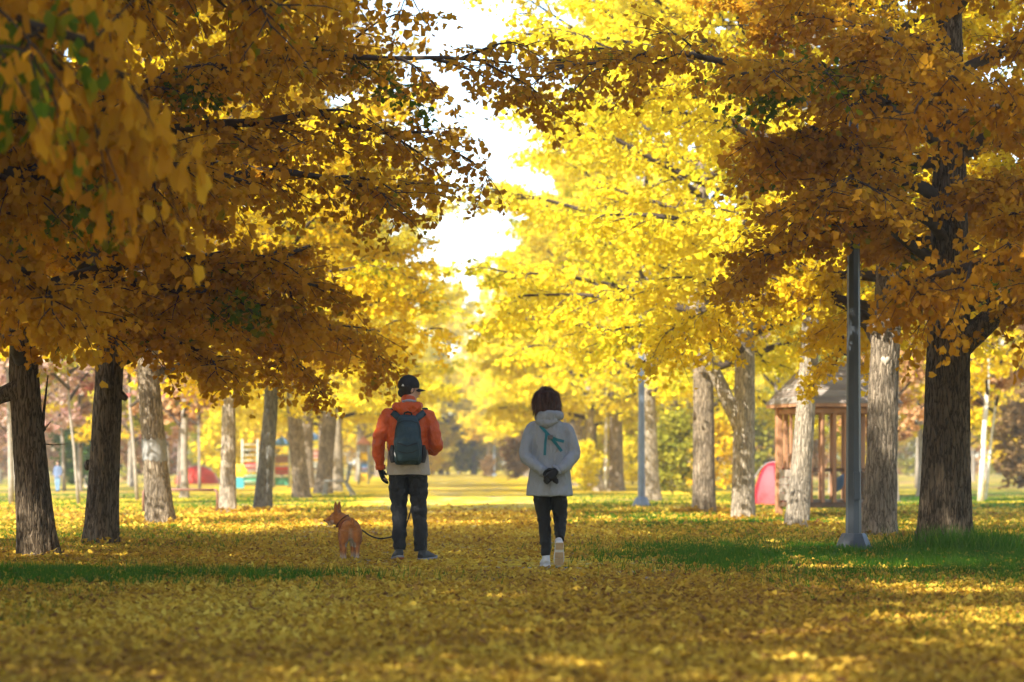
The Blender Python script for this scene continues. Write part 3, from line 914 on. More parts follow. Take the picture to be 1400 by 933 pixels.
# ------------------------------------------------------------------ lamp posts
M['post'] = plain("grey_painted_steel", (0.055, 0.066, 0.08), 0.45, 0.12, 5, 0.05, 60, spec=0.4)
M['post_pale'] = plain("pale_grey_painted_steel", (0.16, 0.19, 0.23), 0.45, 0.12, 5, 0.05, 60, spec=0.4)
M['glass'] = plain("frosted_lamp_glass", (0.75, 0.76, 0.74), 0.25, 0.04, 5)
def lamp_post(px, py, label, mat, h=4.7, w=0.135):
    b = gpt(px, py)
    t = empty("street_lamp", b, 0.25, label, 'lamp', "lamp posts along the avenue")
    m = MB()
    m.tube([(0, 0, 0), (0, 0, .03), (0, 0, .05), (0, 0, .16), (0, 0, .20)], [.205, .205, .19, .145, .12], 8, spin=math.pi / 8)
    m.build("base", mat, t)
    m = MB()
    m.tube([(0, 0, .18), (0, 0, 1.0), (0, 0, 3.5), (0, 0, h)], [w * .62, w * .58, w * .48, w * .36], 8, spin=math.pi / 8)
    m.build("pole", mat, t)
    m = MB()
    for k in range(4):
        a = k * math.pi / 2 + math.pi / 4
        m2 = MB(); m2.tube([(math.cos(a) * .175, math.sin(a) * .175, .04), (math.cos(a) * .175, math.sin(a) * .175, .075)], .014, 6); m2.build("bolt", mat, t)
    m.box(-.035, .035, -w * .62 - .012, -w * .5, .55, .85, .006); m.build("access_door", mat, t)
    m = MB(); m.tube([(0, 0, h - .1), (0, .3, h + .12), (0, .9, h + .2)], [.04, .035, .03], 8); m.build("arm", mat, t)
    m = MB(); m.box(-.12, .12, .75, 1.35, h + .17, h + .25, .03); hd = m.build("lamp_head", mat, t)
    m = MB(); m.box(-.10, .10, .80, 1.30, h + .15, h + .172, .008); m.build("diffuser", M['glass'], hd)
    return t
lamp_post(1167, 755, "slate-grey octagonal lamp post with flared base beside the thick dark ginkgo", M['post'])
lamp_post(877, 692, "slim blue-grey lamp post in front of a pale ginkgo trunk", M['post_pale'])
lamp_post(774, 669, "thin distant lamp post rising behind the woman in the grey coat", M['post_pale'])
lamp_post(676, 651, "far lamp post beside the brown bush at the end of the avenue", M['post_pale'])

# ------------------------------------------------------------------ wooden playhouse
M['wood_red'] = plain("reddish_stained_wood", (0.36, 0.18, 0.09), 0.75, 0.25, 6, 0.3, 40, stretch=(1, 1, .15))
M['wood_dark'] = plain("dark_weathered_wood", (0.13, 0.075, 0.045), 0.8, 0.25, 6, 0.3, 40)
M['wood_grey'] = plain("grey_weathered_board", (0.26, 0.22, 0.18), 0.85, 0.25, 5, 0.3, 40, stretch=(.2, 1, 1))
M['wood_grey2'] = plain("brown_weathered_board", (0.21, 0.165, 0.13), 0.85, 0.25, 5, 0.3, 40, stretch=(.2, 1, 1))
M['blue_plastic'] = plain("blue_grey_plastic", (0.12, 0.20, 0.30), 0.4, 0.1, 5)
b = gpt(1139, 706)
ph = empty("playhouse", b, R(14), "wooden playhouse with plank roof and baluster sides behind the lamp post", 'playhouse')
hw, hd_ = 0.80, 0.62
for sx in (-1, 1):
    for sy in (-1, 1):
        MB().box(sx * hw - .055, sx * hw + .055, sy * hd_ - .055, sy * hd_ + .055, 0, 2.02, .008).build("corner_post", M['wood_red'], ph)
for k in range(8):
    y0 = -hd_ + .06 + k * (2 * hd_ - .12) / 8
    MB().box(-hw + .057, hw - .057, y0 + .004, y0 + (2 * hd_ - .12) / 8 - .004, .26, .30).build("floor_board", M['wood_grey'], ph)
for sy in (-1, 1):
    MB().box(-hw + .057, hw - .057, sy * hd_ - .03, sy * hd_ + .03, .17, .255, .005).build("bottom_rail", M['wood_dark'], ph)
    MB().box(-hw + .057, hw - .057, sy * hd_ - .03, sy * hd_ + .03, 1.83, 1.92, .005).build("top_rail", M['wood_red'], ph)
    MB().box(-hw + .057, hw - .057, sy * hd_ + .034, sy * hd_ + .056, .80, .86).build("middle_rail", M['wood_dark'], ph)
    for k in range(7):
        xx = -hw + .14 + k * (2 * hw - .28) / 6
        MB().box(xx - .032, xx + .032, sy * hd_ - .022, sy * hd_ + .022, .257, 1.828, .004).build("baluster", M['wood_red'], ph)
for sx in (-1, 1):
    MB().box(sx * hw - .03, sx * hw + .03, -hd_ + .057, hd_ - .057, .17, .255, .005).build("bottom_rail", M['wood_dark'], ph)
    MB().box(sx * hw - .03, sx * hw + .03, -hd_ + .057, hd_ - .057, 1.83, 1.92, .005).build("top_rail", M['wood_red'], ph)
    for k in range(4):
        z0 = .28 + k * .14
        MB().box(sx * hw - .02, sx * hw + .02, -hd_ + .06, hd_ - .06, z0, z0 + .132, .004).build("side_plank", M['wood_grey'], ph)
    for k in range(3):
        yy = -hd_ + .3 + k * .32
        MB().box(sx * hw - .022, sx * hw + .022, yy - .03, yy + .03, .86, 1.828, .004).build("baluster", M['wood_red'], ph)
# hipped roof of overlapping boards
ov = .17
MB().box(-hw - ov, hw + ov, -hd_ - ov - .02, -hd_ - ov + .02, 1.94, 2.02, .004).build("eaves_board", M['wood_red'], ph)
MB().box(-hw - ov, hw + ov, hd_ + ov - .02, hd_ + ov + .02, 1.94, 2.02, .004).build("eaves_board", M['wood_red'], ph)
for sx in (-1, 1):
    MB().box(sx * (hw + ov) - .02, sx * (hw + ov) + .02, -hd_ - ov + .021, hd_ + ov - .021, 1.94, 2.02, .004).build("eaves_board", M['wood_red'], ph)
nc = 6
for side in range(4):
    for k in range(nc):
        f0, f1 = k / nc, (k + 1.15) / nc
        def edge(f):
            return (hw + ov + .03) * (1 - f) + 0.50 * f, (hd_ + ov + .03) * (1 - f) + 0.10 * f, 2.0 + .72 * f
        a0, c0, z0 = edge(f0); a1, c1, z1 = edge(min(f1, 1))
        z0 += .022; th = .022
        if side in (0, 2):
            s = -1 if side == 0 else 1
            q = [(-a0, s * c0, z0), (a0, s * c0, z0), (a1, s * c1, z1), (-a1, s * c1, z1)]
        else:
            s = -1 if side == 1 else 1
            q = [(s * a0, -c0, z0), (s * a0, c0, z0), (s * a1, c1, z1), (s * a1, -c1, z1)]
        V = q + [(v[0], v[1], v[2] - th) for v in q]
        F = [(0, 1, 2, 3), (7, 6, 5, 4), (0, 4, 5, 1), (1, 5, 6, 2), (2, 6, 7, 3), (3, 7, 4, 0)]
        MB().add(V, F).build("roof_board", M['wood_grey'] if (k + side) % 2 else M['wood_grey2'], ph)
MB().box(-.55, .55, -.13, .13, 2.70, 2.76, .01).build("ridge_cap", M['wood_grey'], ph)
m = MB()
m.tube([(-.1, -.35, .55), (.1, -.2, .62), (.3, .1, .75), (.42, .35, .95)], [(.02, .16)] * 4, 10)
m.build("slide_chute", M['blue_plastic'], ph, True)

# ------------------------------------------------------------------ tents
M['tent_red'] = plain("red_tent_nylon", (0.48, 0.012, 0.025), 0.6, 0.1, 3, 0, fold=0.2)
M['tent_pink'] = plain("coral_tent_nylon", (0.58, 0.06, 0.07), 0.6, 0.1, 3, 0, fold=0.2)
M['tent_orange'] = plain("orange_red_tent_nylon", (0.46, 0.030, 0.010), 0.6, 0.1, 3, 0, fold=0.2)
M['tent_grey'] = plain("grey_tent_mesh", (0.35, 0.30, 0.28), 0.8, 0.1, 3)
def dome_tent(loc, w, h, d, rz, label, mat, panel):
    t = empty("tent", loc, rz, label, 'tent', "red tents on the lawn")
    n, m_ = 28, 10
    V, F = [], []
    for i in range(m_ + 1):
        f = i / m_
        z = h * math.sin(f * math.pi / 2)
        r = math.cos(f * math.pi / 2) ** 0.95
        for k in range(n):
            a = 2 * math.pi * k / n
            sq = 1.0 / (abs(math.cos(a)) ** 2.3 + abs(math.sin(a)) ** 2.3) ** (1 / 2.3)
            sag = 1 - 0.05 * abs(math.sin(2 * a)) * math.sin(f * math.pi)
            V.append((math.cos(a) * r * sq * w / 2 * sag, math.sin(a) * r * sq * d / 2 * sag, z))
    for i in range(m_):
        for k in range(n):
            F.append((i * n + k, i * n + (k + 1) % n, (i + 1) * n + (k + 1) % n, (i + 1) * n + k))
    MB().add(V, F).build("fly_sheet", mat, t, True)
    # door panel on the front, poles over the top
    V, F = [], []
    for i in range(7):
        f = i / 6 * 0.72
        z = h * math.sin(f * math.pi / 2)
        r = math.cos(f * math.pi / 2) ** 0.95
        for k in range(9):
            a = -math.pi / 2 + (k / 8 - .5) * 1.15 * (1 - .55 * f)
            sq = 1.0 / (abs(math.cos(a)) ** 2.3 + abs(math.sin(a)) ** 2.3) ** (1 / 2.3)
            V.append((math.cos(a) * r * sq * w / 2 * 1.012, math.sin(a) * r * sq * d / 2 * 1.012 - .006, z + .004))
    for i in range(6):
        for k in range(8):
            F.append((i * 9 + k, i * 9 + k + 1, (i + 1) * 9 + k + 1, (i + 1) * 9 + k))
    MB().add(V, F).build("door_panel", panel, t, True)
    for s in (0, 1):
        pts = []
        for k in range(21):
            f = -1 + 2 * k / 20
            aa = (1 - abs(f)) * math.pi / 2
            r = math.cos(aa) ** 0.95 * 1.26 * (1 if f > 0 else -1)
            x_, y_ = r * .7071 * w / 2, r * .7071 * d / 2 * (1 if s else -1)
            pts.append((x_ * 1.01, y_ * 1.01, h * math.sin(aa) + .008))
        MB().tube(pts, .012, 6).build("pole", M['tent_grey'], t, True)
    return t
dome_tent(gpt(269, 662), 2.1, 0.86, 1.8, 0.2, "low orange-red dome tent on the lawn by the playground", M['tent_orange'], M['tent_orange'])
dome_tent(gpt(1058, 690), 0.95, 0.98, 0.9, -0.5, "bright red tent with a coral panel beside the wooden playhouse", M['tent_red'], M['tent_pink'])

# ------------------------------------------------------------------ low pipe rail, trestle bench
M['rail'] = plain("rusty_brown_pipe", (0.20, 0.10, 0.07), 0.6, 0.2, 9, 0.2, 50)
b = gpt(297, 703)
pr = empty("pipe_rail", b, 0, "low rusty pipe rail on two posts beside the beige ginkgo", 'rail')
L_ = (297 - 196) / FPX * b.y
MB().tube([(0, 0, -.03), (0, 0, .40), (-.02, 0, .44), (-.06, 0, .455)], .024, 10).build("post", M['rail'], pr, True)
MB().tube([(-.06, 0, .455), (-L_ + .06, 0, .455)], .024, 10).build("crossbar", M['rail'], pr, True)
MB().tube([(-L_, 0, -.03), (-L_, 0, .40), (-L_ + .02, 0, .44), (-L_ + .06, 0, .455)], .024, 10).build("post", M['rail'], pr, True)

M['bench'] = plain("pale_grey_bench_wood", (0.26, 0.25, 0.22), 0.8, 0.15, 6, 0.2, 40)
b = gpt(466, 677.5)
bn = empty("bench", b, R(-12), "grey trestle bench with splayed legs beside the thick ginkgo", 'bench')
for k in range(3):
    MB().box(-.50, .22, -.17 + k * .115, -.06 + k * .115, .42, .46, .006).build("seat_plank", M['bench'], bn)
for sx, dx in ((-.44, -.06), (.14, .26)):
    for sy in (-1, 1):
        MB().tube([(sx, sy * .10, .42), (sx + dx, sy * .18, 0)], .035, 4).build("leg", M['bench'], bn)
for k in range(2):
    MB().tube([(.20, -.1 + .2 * k, .44), (.30, -.1 + .2 * k, .95)], .028, 4).build("back_post", M['bench'], bn)
for k in range(2):
    MB().box(.24 + k * .03, .27 + k * .03, -.2, .2, .62 + k * .16, .74 + k * .16, .005).build("back_plank", M['bench'], bn)

# ------------------------------------------------------------------ playground frames
M['pg_white'] = plain("cream_painted_post", (0.40, 0.39, 0.31), 0.5, 0.08, 5)
M['pg_red'] = plain("red_play_panel", (0.55, 0.07, 0.07), 0.45, 0.1, 5)
M['pg_pink'] = plain("salmon_play_panel", (0.55, 0.25, 0.19), 0.6, 0.12, 5)
M['pg_green'] = plain("green_play_panel", (0.08, 0.30, 0.17), 0.5, 0.1, 5)
M['pg_yellow'] = plain("yellow_play_panel", (0.75, 0.48, 0.03), 0.45, 0.1, 5)
M['pg_teal'] = plain("teal_play_panel", (0.05, 0.28, 0.32), 0.45, 0.1, 5)
M['pg_blue'] = plain("blue_play_panel", (0.10, 0.20, 0.38), 0.45, 0.1, 5)
M['pg_brown'] = plain("brown_play_board", (0.25, 0.13, 0.09), 0.7, 0.15, 5)
def play_tower(px, py, w, h, label, panel_mats, rungs, roof):
    b = gpt(px, py)
    t = empty("play_tower", b, 0.1, label, 'playground', "play towers on the playground")
    for sx in (-1, 1):
        for sy in (-1, 1):
            MB().tube([(sx * w / 2, sy * .45, 0), (sx * w / 2, sy * .45, h)], .045, 10).build("post", M['pg_white'], t, True)
    MB().box(-w / 2 + .05, w / 2 - .05, -.42, .42, h * .36, h * .40, .01).build("platform", M['pg_brown'], t)
    for k, pm in enumerate(panel_mats):
        z0 = h * (.06 + .26 * k)
        MB().box(-w / 2 + .05, w / 2 - .05, -.40 + (.02 * k), -.37 + (.02 * k), z0, z0 + h * .2, .01).build("panel", M[pm], t)
    for k in range(rungs):
        z = h * (k + 1) / (rungs + 1)
        MB().tube([(-w / 2, -.45, z), (w / 2, -.45, z)], .022, 8).build("rung", M['pg_white'], t, True)
    if roof:
        V = [(-w / 2 - .12, -.6, h), (w / 2 + .12, -.6, h), (w / 2 + .12, .6, h), (-w / 2 - .12, .6, h), (0, -.6, h + .35), (0, .6, h + .35),
             (-w / 2 - .12, -.6, h - .03), (w / 2 + .12, -.6, h - .03), (w / 2 + .12, .6, h - .03), (-w / 2 - .12, .6, h - .03)]
        F = [(0, 1, 4), (2, 3, 5), (1, 2, 5, 4), (3, 0, 4, 5), (9, 8, 7, 6), (0, 6, 7, 1), (1, 7, 8, 2), (2, 8, 9, 3), (3, 9, 6, 0)]
        MB().add(V, F).build("roof", M[roof], t)
    return t
play_tower(342, 666, .62, 1.95, "cream-posted climbing tower with red and green panels on the playground", ['pg_green', 'pg_red'], 8, None)
play_tower(385, 667, .62, 1.7, "play tower with a blue roof and brown boards between two trunks", ['pg_green', 'pg_red', 'pg_brown'], 3, 'pg_blue')
play_tower(427, 664, .75, 2.0, "salmon play tower with white slatted base and blue roof", ['pg_white', 'pg_white', 'pg_pink'], 9, 'pg_blue')
play_tower(497, 662, .45, 1.9, "narrow play tower with yellow, blue and orange panels beside the bench", ['pg_yellow', 'pg_blue', 'pg_yellow'], 0, 'pg_pink')
b = gpt(328, 668)
t = empty("activity_board", b, 0, "yellow flower-shaped play panel on a teal board by the beige ginkgo", 'playground')
MB().box(-.16, .16, -.03, .03, 0, .42, .01).build("board", M['pg_teal'], t)
V, F = blob((0, 0, .68), .26, 5, (1, .16, 1), 3, 0)
V = [(v[0] * (1 + .14 * math.cos(6 * math.atan2(v[2] - .68, v[0]))), v[1], .68 + (v[2] - .68) * (1 + .14 * math.cos(6 * math.atan2(v[2] - .68, v[0])))) for v in V]
MB().add(V, F).build("flower", M['pg_yellow'], t, True)
MB().add(*blob((0, -.05, .68), .06, 6, (1, .4, 1), 2, 0)).build("flower_centre", M['pg_brown'], t, True)

# ------------------------------------------------------------------ birches, odd trees and bushes
def slim_tree(px, py, top, wpx, label, mat, crown=None, cm=None, sc=1.0, name="birch_tree"):
    b = gpt(px, py); y_ = b.y; r = wpx / 2 / FPX * y_
    tp = at(top[0], top[1], y_)
    t = empty(name, b, 0, label, 'tree')
    dx = tp.x - b.x
    MB().tube([(0, 0, -.05), (dx * .3, 0, tp.z * .3), (dx * .55, .02, tp.z * .6), (dx, 0, tp.z), (dx * 1.3, 0, tp.z * 1.6), (dx * 1.4, 0, tp.z * 2.2)],
              [r * 1.15, r, r * .9, r * .8, r * .5, r * .2], 12).build("trunk", mat, t, True)
    if crown:
        put_crown(t, crown, 0 if px % 2 else 1, M[cm], (dx, 0, 0.9), px, sc)
    return t
slim_tree(1340, 686, (1350, 530), 7.5, "white-barked birch leaning beside the thick dark ginkgo", M['birch'], WOOD, 'gold', .9)
slim_tree(1347, 684, (1362, 545), 4.0, "thin white birch stem leaning next to the larger birch", M['birch'], WOOD, 'rust', .8)
slim_tree(1255, 668, (1258, 560), 9, "grey trunk standing back between the scarred ginkgo and the thick dark one", M['thin_bark'], WOOD, 'gold', 1.1, "park_tree")
slim_tree(16, 690, (12, 560), 8, "thin dark tree at the outer side of the leaning ginkgo", M['thin_bark'], WOOD, 'olive', .9, "park_tree")
slim_tree(108, 690, (95, 560), 4.5, "thin crooked pale tree between two dark ginkgos", M['thin_bark'], WOOD, 'pink', .9, "park_tree")
slim_tree(88, 672, (84, 570), 5, "thin pale sapling behind the child in blue", M['thin_bark'], WOOD, 'rust', .9, "park_tree")
slim_tree(188, 684, (178, 560), 5, "thin slate-coloured tree beside the banded ginkgo", M['thin_bark'], WOOD, 'pink', .9, "park_tree")
slim_tree(243, 672, (247, 560), 3.5, "thin pale tree with rising branches by the orange-red dome tent", M['thin_bark'], WOOD, 'rust', .9, "park_tree")
slim_tree(273, 668, (272, 590), 4, "thin grey stem standing in front of the orange-red dome tent", M['thin_bark'], WOOD, 'rust', .9, "park_tree")
slim_tree(828, 672, (829, 555), 5, "very slim pale stem between the curved ginkgo and the dark-trunked one", M['birch'], None, None, 1, "park_tree")
slim_tree(628, 648, (630, 600), 6, "small dark tree near the end of the avenue", M['thin_bark'], WOOD, 'olive', 1.0, "park_tree")
def bush(px, py, sc, mat, label, name="bush"):
    o = empty(name, gpt(px, py), px * .1, label, 'bush')
    put_crown(o, SHRUB, 0 if px % 2 else 1, M[mat], (0, 0, 0), 0, sc)
    return o
bush(706, 658, .95, 'brown', "round brown bush beside the far lamp post")
bush(668, 654, .5, 'brown', "low brown bush at the foot of the far lamp post")
bush(800, 674, .55, 'lemon', "small bright yellow bush at the foot of the curved ginkgo")
bush(760, 668, .7, 'olive', "olive bush behind the woman in the grey coat")
bush(920, 678, .8, 'olive', "olive-yellow bush behind the second lamp post")
bush(975, 674, .9, 'gold', "golden bush behind the straight ginkgo")
bush(865, 666, .9, 'lemon', "lemon-yellow bush behind the dark-trunked ginkgo")
bush(108, 668, .9, 'green', "dark green bush beside the child in blue")
bush(1392, 672, 1.0, 'brown', "brown bush behind the thick dark ginkgo by the birches")
bush(590, 652, .8, 'gold', "golden bush behind the man in the orange jacket")
# ------------------------------------------------------------------ people and the dog
def union(parts, voxel, smooth=4, shrink=0.5):
    """join closed shapes into one continuous skin"""
    V, F = [], []
    for (v, f) in parts:
        k = len(V)
        V += [tuple(q) for q in v]
        F += [tuple(i + k for i in g) for g in f]
    me = mesh_from(V, F, "tmp")
    bm = bmesh.new(); bm.from_mesh(me)
    bmesh.ops.recalc_face_normals(bm, faces=bm.faces[:])
    bm.to_mesh(me); bm.free()
    o = bpy.data.objects.new("tmp", me)
    COL.objects.link(o)
    r = o.modifiers.new("r", 'REMESH'); r.mode = 'VOXEL'; r.voxel_size = voxel
    if smooth:
        s = o.modifiers.new("s", 'SMOOTH'); s.factor = shrink; s.iterations = smooth
    dg = bpy.context.evaluated_depsgraph_get(); dg.update()
    res = bpy.data.meshes.new_from_object(o.evaluated_get(dg))
    bpy.data.objects.remove(o)
    bpy.data.meshes.remove(me)
    res.polygons.foreach_set('use_smooth', np.ones(len(res.polygons), dtype=bool))
    return res

def spline(pts, rad, n=4):
    """Catmull-Rom through points and radii"""
    P = [Vector(p) for p in pts]
    Rr = [(r if isinstance(r, tuple) else (r, r)) for r in rad]
    out, ro = [], []
    m = len(P)
    for i in range(m - 1):
        p0, p1, p2, p3 = P[max(i - 1, 0)], P[i], P[i + 1], P[min(i + 2, m - 1)]
        for s in range(n):
            t = s / n
            out.append(0.5 * ((2 * p1) + (p2 - p0) * t + (2 * p0 - 5 * p1 + 4 * p2 - p3) * t * t + (3 * p1 - p0 - 3 * p2 + p3) * t ** 3))
            e = t * t * (3 - 2 * t)
            ro.append((Rr[i][0] * (1 - e) + Rr[i + 1][0] * e, Rr[i][1] * (1 - e) + Rr[i + 1][1] * e))
    out.append(P[-1]); ro.append(Rr[-1])
    return out, ro

def limb(pts, rad, n=16, ref=(1, 0, 0), k=4):
    p, r = spline(pts, rad, k)
    return tube(p, r, n, True, ref=ref)

def loft(rings, n=32, k=3):
    """horizontal rings: (z, cx, cy, rx, ry, squareness)"""
    A = np.array(rings, float)
    t = np.arange(len(A)); tt = np.linspace(0, len(A) - 1, (len(A) - 1) * k + 1)
    B = np.stack([np.interp(tt, t, A[:, i]) for i in range(6)], 1)
    for _ in range(2):
        B[1:-1] = 0.25 * B[:-2] + 0.5 * B[1:-1] + 0.25 * B[2:]
    V, F = [], []
    for (z, cx, cy, rx, ry, e) in B:
        for i in range(n):
            a = 2 * math.pi * i / n
            c, s = math.cos(a), math.sin(a)
            q = 1.0 / (abs(c) ** e + abs(s) ** e) ** (1 / e)
            V.append((cx + c * q * rx, cy + s * q * ry, z))
    m = len(B)
    for j in range(m - 1):
        for i in range(n):
            F.append((j * n + i, j * n + (i + 1) % n, (j + 1) * n + (i + 1) % n, (j + 1) * n + i))
    F.append(tuple(range(n - 1, -1, -1)))
    F.append(tuple(range((m - 1) * n, m * n)))
    return V, F

def ell(c, r, n=16, m=12, rot=None):
    V, F = [], []
    for j in range(1, m):
        t = math.pi * j / m
        for i in range(n):
            a = 2 * math.pi * i / n
            v = Vector((math.cos(a) * math.sin(t) * r[0], math.sin(a) * math.sin(t) * r[1], -math.cos(t) * r[2]))
            if rot: v = rot @ v
            V.append(v + Vector(c))
    lo, hi = Vector((0, 0, -r[2])), Vector((0, 0, r[2]))
    if rot: lo, hi = rot @ lo, rot @ hi
    V += [lo + Vector(c), hi + Vector(c)]
    k = len(V)
    for j in range(m - 2):
        for i in range(n):
            F.append((j * n + i, j * n + (i + 1) % n, (j + 1) * n + (i + 1) % n, (j + 1) * n + i))
    for i in range(n):
        F.append((k - 2, (i + 1) % n, i))
        F.append((k - 1, (m - 2) * n + i, (m - 2) * n + (i + 1) % n))
    return V, F

def crumple(me, amp, f, seed=0.0, vert=1.0):
    """cloth folds pushed along the normals"""
    co = np.empty(len(me.vertices) * 3, np.float32); me.vertices.foreach_get('co', co); co = co.reshape(-1, 3)
    no = np.array([v.normal[:] for v in me.vertices])
    d = np.array([noise.noise((p[0] * f + seed, p[1] * f, p[2] * f * vert)) - 0.6 * abs(noise.noise((p[0] * f * 1.9, p[1] * f * 1.9 + seed, p[2] * f * 2.2 * vert))) for p in co])
    co = co + no * (d * amp)[:, None]
    me.vertices.foreach_set('co', co.astype(np.float32).ravel()); me.update()
    return me

def bvh_of(me):
    return BVHTree.FromPolygons([v.co.copy() for v in me.vertices], [tuple(p.vertices) for p in me.polygons])

def on_back(bv, x, z, off=0.006):
    h = bv.ray_cast(Vector((x, -2, z)), Vector((0, 1, 0)))
    if h[0] is None: return Vector((x, -0.1, z)), Vector((0, -1, 0))
    return h[0] + Vector((0, -off, 0)), h[1]

def ribbon(bv, pts, w, th=0.004, steps=8, off=0.006):
    """flat strap lying on a surface seen from behind; pts are (x, z)"""
    P = []
    for i in range(len(pts) - 1):
        for s in range(steps):
            t = s / steps
            P.append((pts[i][0] * (1 - t) + pts[i + 1][0] * t, pts[i][1] * (1 - t) + pts[i + 1][1] * t))
    P.append(pts[-1])
    V, F = [], []
    for i, (x, z) in enumerate(P):
        a, b = P[max(i - 1, 0)], P[min(i + 1, len(P) - 1)]
        dx, dz = b[0] - a[0], b[1] - a[1]
        L = math.hypot(dx, dz) + 1e-9
        nx, nz_ = -dz / L * w / 2, dx / L * w / 2
        q0, _ = on_back(bv, x + nx, z + nz_, off); q1, _ = on_back(bv, x - nx, z - nz_, off)
        V += [q0, q1, q1 + Vector((0, -th, 0)), q0 + Vector((0, -th, 0))]
    for i in range(len(P) - 1):
        for k in range(4):
            F.append((i * 4 + k, i * 4 + (k + 1) % 4, i * 4 + 4 + (k + 1) % 4, i * 4 + 4 + k))
    F += [(3, 2, 1, 0), tuple(len(V) - 4 + k for k in range(4))]
    return V, F

def hand_parts(wrist, palm_dir, side, out, curl=0.5, sc=1.0, thick=1.0):
    """palm and five fingers; palm_dir: wrist towards knuckles, side: towards the thumb, out: back of the hand"""
    w, d, s, o_ = Vector(wrist), Vector(palm_dir).normalized(), Vector(side).normalized(), Vector(out).normalized()
    parts = [limb([w - d * .02, w + d * .03 * sc, w + d * .085 * sc], [(.022 * sc * thick, .028 * sc), (.020 * sc * thick, .040 * sc), (.016 * sc * thick, .040 * sc)], 14, ref=o_, k=3)]
    for i, (off, L) in enumerate(((.030, .068), (.010, .078), (-.011, .072), (-.030, .056))):
        b = w + d * .075 * sc + s * off * sc
        d1 = (d - o_ * curl * .5).normalized(); d2 = (d - o_ * curl * 1.3).normalized(); d3 = (d - o_ * curl * 2.3).normalized()
        p1 = b + d1 * L * .45 * sc; p2 = p1 + d2 * L * .32 * sc; p3 = p2 + d3 * L * .25 * sc
        parts.append(limb([b, p1, p2, p3], [.0098 * sc * thick, .0092 * sc * thick, .0086 * sc * thick, .0062 * sc * thick], 10, ref=o_, k=3))
    b = w + d * .022 * sc + s * .026 * sc
    t1_ = b + (s * .8 + d * .75 - o_ * .3).normalized() * .034 * sc
    t2_ = t1_ + (s * .25 + d - o_ * (.3 + .5 * curl)).normalized() * .03 * sc
    parts.append(limb([b, t1_, t2_], [.013 * sc * thick, .0105 * sc * thick, .0075 * sc * thick], 10, ref=o_, k=3))
    return parts

def head_parts(c, yaw, pitch=0.0, sc=1.0):
    """skull, jaw, nose, brow, lips, ears; the face looks along +Y before turning"""
    rot = Matrix.Rotation(yaw, 3, 'Z') @ Matrix.Rotation(pitch, 3, 'X')
    def T(vf):
        v, f = vf
        return [rot @ (Vector(q) * sc) + Vector(c) for q in v], f
    ps = [ell((0, -.010, .030), (.074, .094, .088)), ell((0, .028, -.035), (.058, .062, .078)), ell((0, .050, -.090), (.032, .034, .026)),
          ell((0, .088, .028), (.050, .014, .014)), limb([(0, .086, .020), (0, .104, -.012), (0, .112, -.030), (0, .090, -.038)], [.009, .012, .015, .012], 10, k=2),
          ell((0, .086, -.062), (.024, .012, .011)), ell((-.035, .070, -.015), (.022, .020, .020)), ell((.035, .070, -.015), (.022, .020, .020))]
    for s in (-1, 1):
        ps.append(ell((s * .076, -.008, -.005), (.010, .020, .032)))
    return [T(p) for p in ps], rot

def person_root(loc, rz, label, group=None):
    return empty("person", loc, rz, label, 'person', group)

M['skin'] = plain("skin", (0.55, 0.33, 0.23), 0.55, 0.06, 12, spec=0.35)
M['eye'] = plain("dark_eye", (0.03, 0.02, 0.015), 0.2, 0.0, 5)
M['mouth'] = plain("lip", (0.42, 0.17, 0.14), 0.5, 0.05, 9)
M['hair_dark'] = plain("black_hair", (0.018, 0.014, 0.012), 0.5, 0.3, 60, 0.5, 120)
M['hair_brown'] = plain("brown_hair", (0.075, 0.030, 0.014), 0.42, 0.6, 60, 0.7, 140, stretch=(1, 1, .12))
M['orange'] = plain("orange_shell_jacket", (0.56, 0.088, 0.016), 0.5, 0.10, 7, 0.12, 90, fold=0.45)
M['taupe'] = plain("taupe_jacket_panel", (0.36, 0.31, 0.25), 0.65, 0.08, 7, 0.12, 90, fold=0.3)
M['lining'] = plain("grey_hood_lining", (0.30, 0.31, 0.33), 0.7, 0.06, 7)
M['teal_pack'] = plain("dark_teal_pack_nylon", (0.022, 0.048, 0.058), 0.55, 0.15, 9, 0.15, 110, fold=0.3)
M['teal_pack2'] = plain("darker_teal_pack_nylon", (0.016, 0.038, 0.040), 0.6, 0.15, 9, 0.15, 110)
M['strap_black'] = plain("black_webbing", (0.012, 0.013, 0.014), 0.6, 0.2, 20)
M['mesh_black'] = plain("black_mesh_pocket", (0.022, 0.020, 0.020), 0.85, 0.2, 60)
M['trousers'] = plain("charcoal_trousers", (0.012, 0.0125, 0.015), 0.75, 0.15, 10, 0.15, 120, fold=0.5)
M['shoe_dark'] = plain("dark_grey_shoe", (0.035, 0.038, 0.042), 0.6, 0.2, 16, 0.2, 80)
M['sole_grey'] = plain("grey_rubber_sole", (0.22, 0.22, 0.23), 0.8, 0.1, 16)
M['sole_orange'] = plain("orange_brown_sole", (0.50, 0.16, 0.05), 0.8, 0.12, 16)
M['black_cloth'] = plain("black_knit", (0.010, 0.010, 0.011), 0.8, 0.2, 30, 0.2, 160)
M['cap'] = plain("black_cap_cotton", (0.016, 0.014, 0.014), 0.75, 0.15, 20, 0.15, 140)
M['white_print'] = plain("white_print", (0.62, 0.60, 0.56), 0.6, 0.05, 10)
M['coat'] = plain("grey_coat_cloth", (0.245, 0.265, 0.28), 0.85, 0.06, 10, 0.15, 160, fold=0.3)
M['teal_strap'] = plain("teal_webbing", (0.008, 0.13, 0.16), 0.6, 0.1, 20)
M['buckle'] = plain("grey_plastic_buckle", (0.10, 0.09, 0.09), 0.4, 0.1, 10)
M['pants_black'] = plain("black_trousers", (0.008, 0.0075, 0.0075), 0.75, 0.2, 10, 0.15, 120, fold=0.4)
